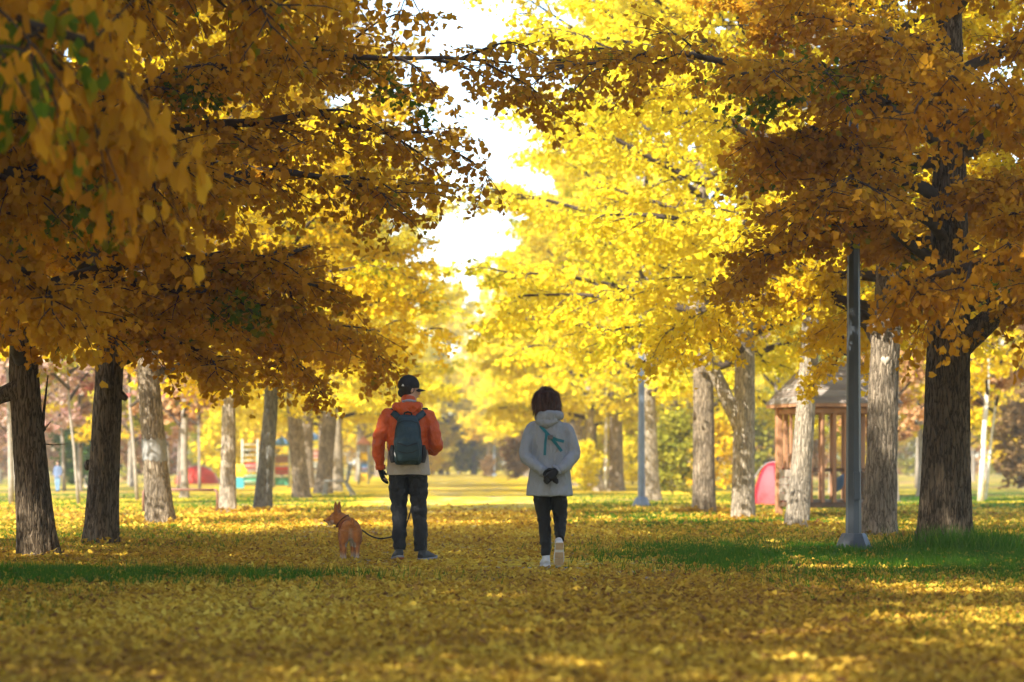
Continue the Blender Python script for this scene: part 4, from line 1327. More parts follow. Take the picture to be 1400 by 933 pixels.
M['shoe_white'] = plain("white_grey_sneaker", (0.50, 0.52, 0.54), 0.65, 0.1, 20, 0.2, 80)
M['sole_tan'] = plain("tan_rubber_sole", (0.42, 0.30, 0.17), 0.8, 0.15, 20)
M['sole_white'] = plain("white_rubber_midsole", (0.60, 0.60, 0.58), 0.7, 0.06, 20)

def face_bits(parent, c, rot, sc=1.0):
    for s in (-1, 1):
        link("eye", mesh_from(*ell(Vector(c) + rot @ Vector((s * .032, .082, .006)) * sc, (.010 * sc, .008 * sc, .006 * sc), 10, 6)), M['eye'], parent, True)
    link("lips", mesh_from(*ell(Vector(c) + rot @ Vector((0, .095, -.062)) * sc, (.020 * sc, .006 * sc, .006 * sc), 10, 6)), M['mouth'], parent, True)

def shoe(parent, heel, yaw, pitch, L, mat, sole_mat, name="shoe", tread=None, sc=1.0):
    """heel at the given point; the toe points along +Y turned by yaw, pitched toe-down by pitch"""
    rot = Matrix.Rotation(yaw, 3, 'Z') @ Matrix.Rotation(-pitch, 3, 'X')
    def T(v): return rot @ Vector(v) + Vector(heel)
    W = .048 * sc
    out = [(-.010, .62), (.02, .86), (.08, .86), (.15, 1.02), (.20, 1.04), (.245, .85), (.272, .45)]
    k = L / .265
    def slab(z0, z1, grow, lift):
        V, F = [], []
        ring0 = [(W * w * grow, y * k) for y, w in out] + [(-W * w * grow, y * k) for y, w in reversed(out)]
        m_ = len(ring0)
        for z in (z0, z1):
            for (x_, y_) in ring0:
                V.append((x_, y_, z + lift * max(0, y_ - .17) ** 2 * 8))
        for i in range(m_):
            F.append((i, (i + 1) % m_, m_ + (i + 1) % m_, m_ + i))
        F.append(tuple(range(m_ - 1, -1, -1))); F.append(tuple(range(m_, 2 * m_)))
        return V, F
    V, F = slab(0.008, .030, 1.0, .25)
    so = union([(V, F)], .006, 2)
    so.transform(Matrix.Translation(heel) @ rot.to_4x4())
    up = union([limb([(0, .0, .045), (0, .04 * k, .055), (0, .10 * k, .060), (0, .17 * k, .048), (0, .225 * k, .040), (0, .255 * k, .036)],
                     [(W * .66, .034), (W * .84, .045), (W * .84, .045), (W * .96, .032), (W * .88, .022), (W * .4, .010)], 18, ref=(1, 0, 0)),
                limb([(0, .035 * k, .05), (0, .045 * k, .10), (0, .05 * k, .125)], [(W * .8, .05), (W * .78, .048), (W * .8, .05)], 16, ref=(1, 0, 0))], .006, 4)
    up.transform(Matrix.Translation(heel) @ rot.to_4x4())
    sh = link(name, up, mat, parent, True)
    link("sole", so, sole_mat, sh, True)
    if tread:
        for (y0, y1, w) in ((.0, .075, .78), (.105, .17, .84), (.175, .25, .86)):
            m = MB()
            m.box(-W * w, W * w, y0 * k, y1 * k, .0, .009, .003)
            V = [T(v) for v in m.V]
            MB().add(V, m.F).build("tread", tread, sh)
    if True:
        m = MB()
        for j in range(4):
            yy = (.125 + j * .02) * k
            m.tube([T((-W * .4, yy, .089 - j * .007)), T((0, yy + .004, .097 - j * .008)), T((W * .4, yy, .089 - j * .007))], .003, 5)
        m.build("laces", M['sole_grey'], sh)
    return sh

def strands(me, n, length, width, seed, lean, attr=None, flat=0.25):
    """short hairs growing from a surface, combed along 'lean'; returns a mesh of thin blades"""
    g = np.random.default_rng(seed)
    me.calc_loop_triangles()
    T = np.array([t.vertices[:] for t in me.loop_triangles]); C = np.array([v.co[:] for v in me.vertices]); Nv = np.array([v.normal[:] for v in me.vertices])
    A, B, Cc = C[T[:, 0]], C[T[:, 1]], C[T[:, 2]]
    ar = np.linalg.norm(np.cross(B - A, Cc - A), axis=1)
    i = g.choice(len(T), n, p=ar / ar.sum())
    u_, v_ = g.uniform(0, 1, n), g.uniform(0, 1, n)
    f = u_ + v_ > 1; u_[f], v_[f] = 1 - u_[f], 1 - v_[f]
    P_ = A[i] + (B[i] - A[i]) * u_[:, None] + (Cc[i] - A[i]) * v_[:, None]
    N0 = Nv[T[i, 0]]
    L = np.array(lean)[None, :] + g.normal(0, .25, (n, 3))
    L = L - N0 * (L * N0).sum(1, keepdims=True)
    d = L / (np.linalg.norm(L, axis=1, keepdims=True) + 1e-6) + N0 * flat
    d /= np.linalg.norm(d, axis=1, keepdims=True)
    s_ = np.cross(d, N0); s_ /= (np.linalg.norm(s_, axis=1, keepdims=True) + 1e-6)
    ln = length * g.uniform(.5, 1.25, n)[:, None]
    V = np.stack([P_ - s_ * width, P_ + s_ * width, P_ + d * ln * .6 + s_ * width * .8 , P_ + d * ln], 1).reshape(-1, 3)
    F = (np.array([[0, 1, 2], [0, 2, 3]])[None] + (np.arange(n) * 4)[:, None, None]).reshape(-1, 3)
    out = fast_mesh("strands", V, F, 3)
    if attr:
        a0 = np.empty(len(me.vertices), np.float32); me.attributes[attr].data.foreach_get('value', a0)
        a1 = out.attributes.new(attr, 'FLOAT', 'POINT'); a1.data.foreach_set('value', np.repeat(a0[T[i, 0]], 4))
    return out

# ---------------------------------------------------------------- the man
man = person_root(at(557.5, 768, 23.1) * 1.0, 0, "person in orange and taupe jacket and black cap, backpack on, walking a dog")
man.location.z = 0.012
HC = (0.012, 0.035, 1.632)
hp, hrot = head_parts(HC, R(-62), R(-4), 1.0)
armL = [(-.130, -.005, 1.405), (-.192, -.010, 1.372), (-.242, -.03, 1.25), (-.275, -.045, 1.12), (-.275, -.015, 1.0), (-.262, .02, .885)]
armR = [(.130, -.005, 1.405), (.192, -.010, 1.372), (.244, -.04, 1.25), (.275, -.06, 1.13), (.25, .05, 1.07), (.20, .19, 1.05)]
legL = [(-.095, 0, .90), (-.090, .015, .70), (-.080, .025, .48), (-.078, .0, .28), (-.074, -.03, .09)]
legR = [(.095, 0, .90), (.100, .025, .70), (.108, .045, .48), (.118, .03, .28), (.125, .02, .09)]
body = union(hp + [limb([(0, .0, 1.42), (.003, .01, 1.50), (.01, .03, 1.58)], [(.062, .062), (.056, .058), (.055, .06)]),
                   loft([(.86, 0, 0, .145, .10, 2.3), (1.0, 0, 0, .135, .095, 2.3), (1.2, 0, 0, .15, .10, 2.3), (1.36, 0, -.005, .165, .095, 2.3), (1.44, 0, 0, .11, .075, 2.1)]),
                   limb(armL, [.035, .046, .044, .038, .034, .025]), limb(armR, [.035, .046, .044, .038, .034, .025]),
                   limb(legL, [.078, .064, .046, .040, .030]), limb(legR, [.078, .064, .046, .040, .030])]
             + hand_parts((-.262, .02, .885), (.25, .12, -1), (.3, 1, .1), (-1, .2, -.2), .5)
             + hand_parts((.20, .19, 1.05), (-.5, 1, -.1), (0, .2, 1), (.9, .5, 0), 1.0), .0085, 2)
link("body", body, M['skin'], man, True)
face_bits(man, HC, hrot)
# hair below the cap
hair = union([ell(Vector(HC) + hrot @ Vector((0, -.022, .018)), (.080, .092, .090)), ell(Vector(HC) + hrot @ Vector((0, -.055, -.035)), (.060, .048, .050))], .007, 3)
bm = bmesh.new(); bm.from_mesh(hair)
inv = hrot.inverted()
bmesh.ops.delete(bm, geom=[v for v in bm.verts if (inv @ (v.co - Vector(HC))).y > .038 and (inv @ (v.co - Vector(HC))).z < .075], context='VERTS')
bm.to_mesh(hair); bm.free()
link("hair", hair, M['hair_dark'], man, True)
# cap
cc = Vector(HC) + hrot @ Vector((0, -.008, .042))
capm = union([ell(cc, (.092, .108, .100), 24, 16, hrot)], .007, 2)
bm = bmesh.new(); bm.from_mesh(capm)
bmesh.ops.bisect_plane(bm, geom=bm.verts[:] + bm.edges[:] + bm.faces[:], plane_co=cc + Vector((0, 0, -.030)), plane_no=hrot @ Vector((0, .12, -1)), clear_outer=True)
bm.to_mesh(capm); bm.free()
capo = link("cap", capm, M['cap'], man, True)
V, F = [], []
for j in range(5):
    f = j / 4
    for i in range(13):
        a = (i / 12 - .5) * 2.3
        rr_ = .096 + f * .075 * math.cos(a * .62)
        V.append(cc + hrot @ Vector((math.sin(a) * .083 * (1 + .1 * f), math.cos(a) * rr_ + .005, -.022 - .035 * (a / 1.15) ** 2 * .7 - .012 * f)))
nb = len(V)
V += [v + Vector((0, 0, -.005)) for v in V]
for j in range(4):
    for i in range(12):
        q = (j * 13 + i, j * 13 + i + 1, j * 13 + 14 + i, j * 13 + 13 + i)
        F.append(q); F.append(tuple(nb + k for k in reversed(q)))
for i in range(12):
    F.append((4 * 13 + i, 4 * 13 + i + 1, nb + 4 * 13 + i + 1, nb + 4 * 13 + i))
MB().add(V, F).build("brim", M['cap'], capo, True)
MB().add(*ell(cc + Vector((0, 0, .099)), (.010, .010, .006), 10, 6)).build("button", M['cap'], capo, True)
bvc = bvh_of(capm)
q, _ = on_back(bvc, cc.x - .052, cc.z - .002, .002)
m = MB()
m.add([q + Vector(v) for v in ((-.013, .001, -.010), (.013, -.004, -.010), (.008, -.003, .002), (0, -.002, .013), (-.008, 0, .002))], [(0, 1, 2, 3, 4)])
m.build("logo", M['white_print'], capo)
# jacket
jt = loft([(1.01, 0, -.005, .182, .132, 2.5), (1.06, 0, -.005, .198, .140, 2.5), (1.16, 0, -.01, .196, .138, 2.5), (1.28, 0, -.012, .200, .135, 2.4), (1.37, 0, -.012, .196, .122, 2.3), (1.43, 0, -.008, .150, .100, 2.1), (1.48, .002, .0, .082, .078, 2.0)], 36)
jacket = union([jt, limb(armL, [(.052, .066), (.074, .082), (.068, .078), (.063, .070), (.058, .062), (.044, .047)], 18), limb(armR[:-1] + [(.215, .16, 1.055)], [(.052, .066), (.074, .082), (.069, .078), (.068, .074), (.060, .064), (.046, .048)], 18)], .0085, 5)
crumple(jacket, .015, 11, 2.0, 1.3)
jo = link("jacket", jacket, M['orange'], man, True)
low = union([loft([(.815, .003, .0, .210, .150, 2.5), (.86, .003, .0, .206, .148, 2.5), (.95, 0, 0, .198, .142, 2.5), (1.07, 0, -.004, .188, .132, 2.5)], 36)], .008, 2)
crumple(low, .010, 7, 5.0, .6)
link("lower_panel", low, M['taupe'], jo, True)
col = union([limb([(0, -.002, 1.46), (.004, .008, 1.52), (.008, .02, 1.555)], [(.080, .084), (.074, .080), (.072, .078)], 24)], .007, 2)
crumple(col, .006, 16, 1.0)
link("collar", col, M['orange'], jo, True)
hood = union([limb([(-.13, -.03, 1.475), (-.09, -.085, 1.465), (0, -.115, 1.455), (.09, -.085, 1.468), (.135, -.03, 1.48)], [(.030, .026), (.045, .036), (.062, .040), (.045, .036), (.030, .026)], 16, ref=(0, 0, 1)),
              limb([(-.085, -.08, 1.46), (0, -.125, 1.405), (.085, -.08, 1.465)], [.035, (.055, .030), .035], 14, ref=(0, 0, 1))], .008, 3)
crumple(hood, .016, 14, 7.0)
ho = link("hood", hood, M['orange'], jo, True)
lin = union([limb([(-.05, -.085, 1.515), (.02, -.095, 1.522), (.085, -.06, 1.515)], [.012, .018, .010], 10, ref=(0, 0, 1))], .005, 2)
link("hood_lining", lin, M['lining'], ho, True)
for s, p_, d_ in ((-1, armL[-1], Vector((.1, .25, -1))), (1, (.215, .16, 1.055), Vector((-.4, 1, -.1)))):
    d_ = d_.normalized()
    MB().tube([Vector(p_) - d_ * .02, Vector(p_) + d_ * .012], [.050, .047], 16).build("cuff", M['orange'], jo, True)
# gloves
gl = union(hand_parts((-.262, .02, .875), (.25, .12, -1), (.3, 1, .1), (-1, .2, -.2), .45, 1.08, 1.18), .0045, 2)
link("glove", gl, M['black_cloth'], man, True)
gl = union(hand_parts((.205, .18, 1.052), (-.5, 1, -.1), (0, .2, 1), (.9, .5, 0), 1.0, 1.08, 1.18), .0045, 2)
link("glove", gl, M['black_cloth'], man, True)
# trousers
tr_ = union([loft([(.80, 0, 0, .175, .125, 2.4), (.86, 0, 0, .175, .122, 2.4), (.95, 0, 0, .165, .115, 2.4)], 30),
             limb([(-.090, 0, .86), (-.092, .012, .70), (-.082, .025, .48), (-.080, .002, .28), (-.076, -.03, .10)], [(.098, .11), (.093, .10), (.078, .085), (.070, .078), (.060, .072)], 20),
             limb([(.090, 0, .86), (.100, .022, .70), (.108, .042, .48), (.118, .028, .28), (.123, .015, .09)], [(.098, .11), (.093, .10), (.078, .085), (.070, .078), (.060, .072)], 20)], .0085, 4)
crumple(tr_, .013, 10, 3.0, 1.8)
link("trousers", tr_, M['trousers'], man, True)
shoe(man, (-.066, -.085, .022), R(14), R(9), .275, M['shoe_dark'], M['sole_grey'], "shoe", M['sole_orange'])
shoe(man, (.118, -.03, -.008), R(-30), R(0), .275, M['shoe_dark'], M['sole_grey'], "shoe", None)
# backpack: carried, a thing of its own
MX, MY = man.location.x, man.location.y
bp = empty("backpack", (MX, MY - .16, man.location.z + .92), 0, "dark teal backpack with curved zip pocket worn over the orange jacket", 'backpack')
def bpl(v): return [(q[0], q[1] + .16, q[2] - .92) for q in v]
bj = bvh_of(jacket)
main = union([loft([(.915, .01, -.20, .105, .055, 3), (.93, .01, -.205, .125, .075, 3), (1.0, .01, -.215, .140, .090, 3), (1.12, .01, -.215, .138, .092, 3), (1.25, .01, -.205, .122, .082, 2.8), (1.345, .01, -.19, .100, .060, 2.5), (1.385, .01, -.175, .065, .035, 2.2)], 36)], .007, 3)
crumple(main, .010, 9, 4.0)
bmn = bvh_of(main)
main.transform(Matrix.Translation((0, .16, -.92)))
mo = link("main_bag", main, M['teal_pack'], bp, True)
pk = union([loft([(.935, .01, -.275, .095, .035, 3), (.96, .01, -.285, .112, .045, 3), (1.05, .01, -.288, .115, .045, 3), (1.12, .01, -.282, .105, .038, 3), (1.14, .01, -.272, .09, .025, 3)], 30)], .006, 3)
crumple(pk, .007, 11, 8.0)
bpk = bvh_of(pk)
pk.transform(Matrix.Translation((0, .16, -.92)))
po = link("front_pocket", pk, M['teal_pack2'], bp, True)
def rib(bv, pts, w, mat, name, parent, th=.004, off=.004):
    V, F = ribbon(bv, pts, w, th, 6, off)
    MB().add(bpl(V), F).build(name, mat, parent)
rib(bpk, [(-.09, 1.118), (-.05, 1.108), (.01, 1.088), (.07, 1.108), (.11, 1.118)], .010, M['strap_black'], "zip", po)
rib(bpk, [(-.085, 1.048), (-.04, 1.030), (.01, 1.022), (.06, 1.030), (.105, 1.052)], .008, M['strap_black'], "zip", po)
rib(bmn, [(-.112, 1.16), (-.105, 1.25), (-.085, 1.305), (-.03, 1.328), (.05, 1.328), (.105, 1.305), (.125, 1.25), (.132, 1.16)], .008, M['strap_black'], "zip", mo)
rib(bmn, [(-.10, .985), (-.128, 1.06)], .012, M['white_print'], "zip_pull", mo)
for s in (-1, 1):
    sp = union([limb([(.01 + s * .138, -.20, .935), (.01 + s * .150, -.205, 1.02), (.01 + s * .146, -.205, 1.10)], [(.026, .05), (.030, .065), (.018, .055)], 14)], .006, 2)
    sp.transform(Matrix.Translation((0, .16, -.92)))
    link("side_pocket", sp, M['mesh_black'], bp, True)
    # shoulder strap from the bag up over the shoulder
    st = []
    pts = [(.01 + s * .058, 1.325), (.01 + s * .095, 1.365), (.01 + s * .135, 1.400), (.01 + s * .155, 1.415)]
    V, F = ribbon(bj, pts, .062, .012, 5, .010)
    MB().add(bpl(V), F).build("shoulder_strap", M['teal_pack'], bp, True)
    top_pts = []
    for yy in (-.05, -.02, .02, .05):
        h = bj.ray_cast(Vector((.01 + s * .155, yy, 2.0)), Vector((0, 0, -1)))
        top_pts.append((.01 + s * .155, yy, (h[0].z if h[0] is not None else 1.44) + .006))
    MB().add(*tube(bpl(top_pts + [(.01 + s * .150, .125, 1.36), (.01 + s * .150, .145, 1.28), (.01 + s * .165, .14, 1.15), (.01 + s * .150, .14, 1.02)]), [(.028, .007)] * 6 + [(.012, .004)] * 2, 10, ref=(1, 0, 0))).build("strap_front", M['teal_pack'], bp, True)
MB().tube(bpl([(-.03, -.19, 1.375), (-.02, -.20, 1.405), (.01, -.205, 1.415), (.04, -.20, 1.405), (.05, -.19, 1.375)]), .009, 8).build("carry_handle", M['strap_black'], bp, True)

# ---------------------------------------------------------------- the woman
wom = person_root(at(751.5, 779, 21.55), 0, "person in long grey hooded coat with gloved hands clasped behind, stepping forward")
wom.location.z = 0.01
HW = (-.028, .025, 1.485)
hp, hrw = head_parts(HW, R(6), R(-6), .95)
wl_ = [(-.105, .0, 1.275), (-.155, -.008, 1.235), (-.195, -.03, 1.12), (-.218, -.075, 1.00), (-.13, -.15, .90), (-.045, -.185, .845)]
wr_ = [(.105, .0, 1.275), (.155, -.008, 1.235), (.192, -.03, 1.12), (.212, -.075, 1.00), (.125, -.155, .90), (.04, -.195, .855)]
ll_ = [(-.082, 0, .80), (-.072, .01, .62), (-.050, .02, .42), (-.038, .0, .25), (-.030, -.02, .09)]
lr_ = [(.082, 0, .80), (.084, .02, .62), (.092, .03, .44), (.090, -.06, .33), (.084, -.15, .235)]
wbody = union(hp + [limb([(0, 0, 1.28), (-.01, .005, 1.36), (-.02, .015, 1.43)], [(.055, .055), (.048, .05), (.046, .05)]),
                    loft([(.78, 0, 0, .145, .10, 2.3), (.92, 0, 0, .115, .085, 2.3), (1.08, 0, 0, .13, .09, 2.3), (1.23, 0, -.005, .14, .085, 2.3), (1.30, 0, 0, .09, .065, 2.1)]),
                    limb(wl_, [.030, .038, .037, .032, .029, .022]), limb(wr_, [.030, .038, .037, .032, .029, .022]),
                    limb(ll_, [.068, .052, .036, .030, .024]), limb(lr_, [.068, .052, .036, .030, .024])]
              + hand_parts((-.045, -.185, .845), (.75, -.25, -.5), (-.3, -.2, .9), (-.1, -1, 0), .8, .9)
              + hand_parts((.04, -.195, .855), (-.65, -.15, -.6), (-.2, -.2, .9), (.1, -1, 0), .8, .9), .0085, 2)
link("body", wbody, M['skin'], wom, True)
face_bits(wom, HW, hrw, .95)
# bobbed hair: a soft shell plus many locks
hparts = [ell(Vector(HW) + Vector((0, -.010, .035)), (.092, .104, .095)), ell(Vector(HW) + Vector((0, -.035, -.015)), (.092, .080, .080))]
rn = random.Random(12)
for k in range(58):
    a = rn.uniform(-2.75, -0.4) if k < 46 else rn.uniform(-3.5, .35)
    top_r = rn.uniform(.02, .075)
    p0 = Vector(HW) + Vector((math.cos(a) * top_r, math.sin(a) * top_r * 1.05 - .005, .125 - top_r * .55))
    rb = rn.uniform(.094, .112)
    p1 = Vector(HW) + Vector((math.cos(a) * rb * .98, math.sin(a) * rb * 1.02 - .008, rn.uniform(.02, .055)))
    zb = rn.uniform(-.120, -.055)
    fl = rn.uniform(.70, 1.0) if k % 5 else rn.uniform(1.15, 1.45)
    p2 = Vector(HW) + Vector((math.cos(a) * rb * 1.06, math.sin(a) * rb * .98 - .010, -.045))
    p3 = Vector(HW) + Vector((math.cos(a) * rb * fl, math.sin(a) * rb * fl * .92 - .012, zb))
    hparts.append(limb([p0, p1, p2, p3], [.012, .017, .016, .005], 8, k=4))
hr = union(hparts, .0055, 2)
bm = bmesh.new(); bm.from_mesh(hr)
bmesh.ops.delete(bm, geom=[v for v in bm.verts if v.co.y > HW[1] + .055 and v.co.z < HW[2] + .06], context='VERTS')
bm.to_mesh(hr); bm.free()
crumple(hr, .013, 26, 3.0, .35)
hro = link("hair", hr, M['hair_brown'], wom, True)
fz = link("strands", strands(hr, 7000, .055, .0016, 5, (0, 0, -1), None, .30), M['hair_brown'], hro)
fz['kind'] = 'stuff'
# coat
ct = loft([(.640, .0, .0, .212, .165, 2.3), (.70, .0, .0, .206, .160, 2.3), (.82, 0, .0, .186, .142, 2.3), (.95, 0, 0, .168, .128, 2.3), (1.08, 0, -.004, .166, .124, 2.3), (1.18, 0, -.008, .168, .120, 2.3), (1.26, 0, -.006, .150, .104, 2.2), (1.315, 0, 0, .105, .085, 2.1), (1.345, -.005, .004, .070, .068, 2.0)], 40)
coat = union([ct, limb(wl_, [(.036, .055), (.055, .064), (.056, .060), (.054, .056), (.050, .052), (.041, .043)], 18), limb(wr_, [(.036, .055), (.055, .064), (.056, .060), (.054, .056), (.050, .052), (.041, .043)], 18)], .0075, 2)
crumple(coat, .016, 11, 11.0, .45)
co = link("coat", coat, M['coat'], wom, True)
hd = union([limb([(-.105, .02, 1.335), (-.085, -.06, 1.345), (0, -.105, 1.345), (.080, -.06, 1.358), (.100, .02, 1.35)], [(.040, .030), (.052, .036), (.060, .042), (.046, .036), (.036, .028)], 16, ref=(0, 0, 1)),
            limb([(-.110, -.045, 1.305), (-.04, -.11, 1.275), (.06, -.10, 1.315)], [.030, (.045, .034), .030], 14, ref=(0, 0, 1)),
            limb([(-.005, 0, 1.31), (-.012, .01, 1.38), (-.016, .012, 1.405)], [(.078, .080), (.076, .080), (.072, .078)], 20)], .007, 3)
crumple(hd, .014, 13, 5.0)
link("hood", hd, M['coat'], co, True)
for p_, d_ in ((wl_[-1], Vector((.7, -.25, -.5))), (wr_[-1], Vector((-.7, -.2, -.5)))):
    d_ = d_.normalized()
    MB().tube([Vector(p_) - d_ * .035, Vector(p_) - d_ * .004], [.050, .047], 16).build("cuff", M['coat'], co, True)
bc = bvh_of(coat)
V, F = ribbon(bc, [(.0, .70), (.002, .82)], .004, .002, 6, .002); MB().add(V, F).build("back_vent", M['buckle'], co)
g1 = union(hand_parts((-.040, -.200, .842), (.75, -.30, -.5), (-.3, -.2, .9), (-.1, -1, 0), .9, .98, 1.25), .0045, 2)
link("glove", g1, M['black_cloth'], wom, True)
g2 = union(hand_parts((.045, -.232, .858), (-.62, -.12, -.62), (-.25, -.2, .9), (.1, -1, 0), .8, .98, 1.25), .0045, 2)
link("glove", g2, M['black_cloth'], wom, True)
wt = union([loft([(.66, 0, 0, .150, .115, 2.3), (.76, 0, 0, .155, .115, 2.3), (.85, 0, 0, .145, .105, 2.3)], 28),
            limb([(-.080, 0, .72), (-.070, .012, .58), (-.050, .02, .42), (-.038, .0, .25), (-.030, -.02, .105)], [(.082, .09), (.074, .085), (.060, .068), (.052, .06), (.042, .050)], 18),
            limb([(.080, 0, .72), (.086, .02, .58), (.093, .03, .44), (.091, -.06, .33), (.086, -.135, .255)], [(.082, .09), (.074, .085), (.062, .068), (.053, .058), (.043, .048)], 18)], .008, 4)
crumple(wt, .010, 11, 6.0, 1.8)
link("trousers", wt, M['pants_black'], wom, True)
shoe(wom, (-.028, -.07, -.002), R(6), R(4), .235, M['shoe_white'], M['sole_white'], "shoe", None, .95)
shoe(wom, (.084, -.235, .225), R(3), R(66), .235, M['shoe_white'], M['sole_white'], "shoe", M['sole_tan'], .95)
# sling strap with buckle: carried, a thing of its own
sl = empty("sling_bag", (wom.location.x, wom.location.y - .13, wom.location.z + 1.0), 0, "teal strap of a sling bag buckled across the back of the grey coat", 'bag')
def sll(v): return [(q[0], q[1] + .13, q[2] - 1.0) for q in v]
for nm, pts, w in (("strap", [(-.085, 1.262), (.0, 1.165), (.055, 1.10), (.105, 1.035)], .026), ("strap", [(-.03, 1.205), (-.040, 1.12), (-.046, 1.00)], .022), ("strap", [(.006, 1.160), (.06, 1.138), (.125, 1.122)], .026)):
    V, F = ribbon(bc, pts, w, .004, 8, .005)
    MB().add(sll(V), F).build(nm, M['teal_strap'], sl)
q, _ = on_back(bc, .004, 1.160, .010)
m = MB(); m.box(q.x - .022, q.x + .022, q.y - .010, q.y + .004, q.z - .018, q.z + .018, .004)
MB().add(sll(m.V), m.F).build("buckle", M['buckle'], sl)
pch = union([ell((.185, .10, 1.02), (.035, .085, .075)), ell((.10, .155, 1.02), (.10, .04, .08))], .007, 3)
pch.transform(Matrix.Translation((0, .13, -1.0)))
link("pouch", pch, M['teal_strap'], sl, True)

# ---------------------------------------------------------------- the dog
M['fur'] = plain("tan_fur", (0.50, 0.215, 0.062), 0.85, 0.22, 14, 0.6, 90, stretch=(1, 1, .5))
M['fur_white'] = plain("cream_fur", (0.60, 0.50, 0.38), 0.85, 0.12, 20, 0.5, 90)
M['fur_dark'] = plain("dark_muzzle_fur", (0.10, 0.05, 0.03), 0.85, 0.2, 20, 0.4, 90)
M['nose'] = plain("black_nose", (0.012, 0.010, 0.010), 0.3, 0.1, 20)
M['tongue'] = plain("pink_tongue", (0.45, 0.14, 0.13), 0.4, 0.1, 20)
def dog_fur():
    m, n, l = new_mat("tan_and_cream_dog_fur")
    out = n.new("ShaderNodeOutputMaterial"); p = n.new("ShaderNodeBsdfPrincipled")
    p.inputs['Roughness'].default_value = .85; p.inputs['Specular IOR Level'].default_value = .15
    p.inputs['Sheen Weight'].default_value = .25
    at_ = n.new("ShaderNodeAttribute"); at_.attribute_name = 'pale'
    tc = n.new("ShaderNodeTexCoord")
    nz = n.new("ShaderNodeTexNoise"); nz.inputs['Scale'].default_value = 26; nz.inputs['Detail'].default_value = 6
    l.new(tc.outputs['Object'], nz.inputs['Vector'])
    ta = ramp(n, [(.3, (0.42, 0.14, 0.028)), (.7, (0.62, 0.25, 0.06))]); l.new(nz.outputs[0], ta.inputs[0])
    cr = ramp(n, [(.3, (0.55, 0.44, 0.32)), (.7, (0.70, 0.62, 0.50))]); l.new(nz.outputs[0], cr.inputs[0])
    mx = n.new("ShaderNodeMix"); mx.data_type = 'RGBA'
    l.new(at_.outputs['Fac'], mx.inputs[0]); l.new(ta.outputs[0], mx.inputs[6]); l.new(cr.outputs[0], mx.inputs[7])
    l.new(mx.outputs[2], p.inputs['Base Color'])
    n2 = n.new("ShaderNodeTexNoise"); n2.inputs['Scale'].default_value = 110; n2.inputs['Detail'].default_value = 3
    mp = n.new("ShaderNodeMapping"); mp.inputs['Scale'].default_value = (1, 1, .35)
    l.new(tc.outputs['Object'], mp.inputs[0]); l.new(mp.outputs[0], n2.inputs['Vector'])
    b = n.new("ShaderNodeBump"); b.inputs['Strength'].default_value = .6; b.inputs['Distance'].default_value = .008
    l.new(n2.outputs[0], b.inputs['Height']); l.new(b.outputs[0], p.inputs['Normal'])
    l.new(p.outputs[0], out.inputs[0])
    return m
dog = empty("dog", at(477, 767.5, 23.25), R(9), "tan dog with pricked ears and curled tail, head turned aside, on a leash", 'dog')
dog.location.z = 0.008
Hd = Vector((-.095, .215, .405))
hrd = Matrix.Rotation(R(68), 3, 'Z') @ Matrix.Rotation(R(-10), 3, 'X')
def H(v): return Hd + hrd @ Vector(v)
dparts = [limb([(0, -.215, .285), (0, -.17, .300), (0, -.08, .300), (0, .03, .290), (0, .13, .285), (0, .20, .29)], [(.060, .072), (.098, .098), (.092, .090), (.092, .098), (.090, .104), (.055, .07)], 22),
          limb([(0, .15, .31), (-.03, .19, .36), (-.08, .21, .40)], [.085, .072, .062], 18),
          ell(H((0, .0, .0)), (.064, .070, .060), rot=hrd), ell(H((0, .01, -.022)), (.070, .055, .045), rot=hrd),
          limb([H((0, .045, .002)), H((0, .085, -.008)), H((0, .122, -.014))], [(.036, .032), (.025, .022), (.016, .015)], 14, ref=(0, 0, 1)),
          limb([H((0, .03, -.030)), H((0, .07, -.044)), H((0, .100, -.052))], [(.022, .016), (.017, .010), (.010, .007)], 12, ref=(0, 0, 1))]
for s in (-1, 1):
    dparts.append(limb([H((s * .038, -.012, .040)), H((s * .052, -.022, .100)), H((s * .060, -.030, .155))], [(.036, .018), (.028, .014), (.005, .004)], 12, ref=(hrd @ Vector((1, 0, 0)))[:], k=4))
    # hind leg: thigh, knee forward, hock back, upright shank
    x_ = s * .062
    dparts.append(limb([(s * .048, -.15, .29), (x_, -.145, .215), (x_ + s * .002, -.105, .165), (x_, -.185, .105), (x_, -.185, .05), (x_, -.175, .018)], [(.062, .085), (.050, .075), (.034, .044), (.021, .026), (.018, .020), (.021, .024)], 16))
    dparts.append(limb([(x_, -.185, .018), (x_, -.150, .016), (x_, -.125, .013)], [(.020, .014), (.024, .015), (.016, .010)], 12, ref=(1, 0, 0)))
    # front leg
    xf = s * .052
    dparts.append(limb([(xf, .14, .25), (xf, .125, .17), (xf, .135, .10), (xf, .138, .045), (xf, .142, .018)], [(.044, .055), (.032, .036), (.023, .025), (.019, .021), (.022, .022)], 14))
    dparts.append(limb([(xf, .135, .016), (xf, .165, .015), (xf, .185, .012)], [(.020, .014), (.022, .014), (.014, .009)], 12, ref=(1, 0, 0)))
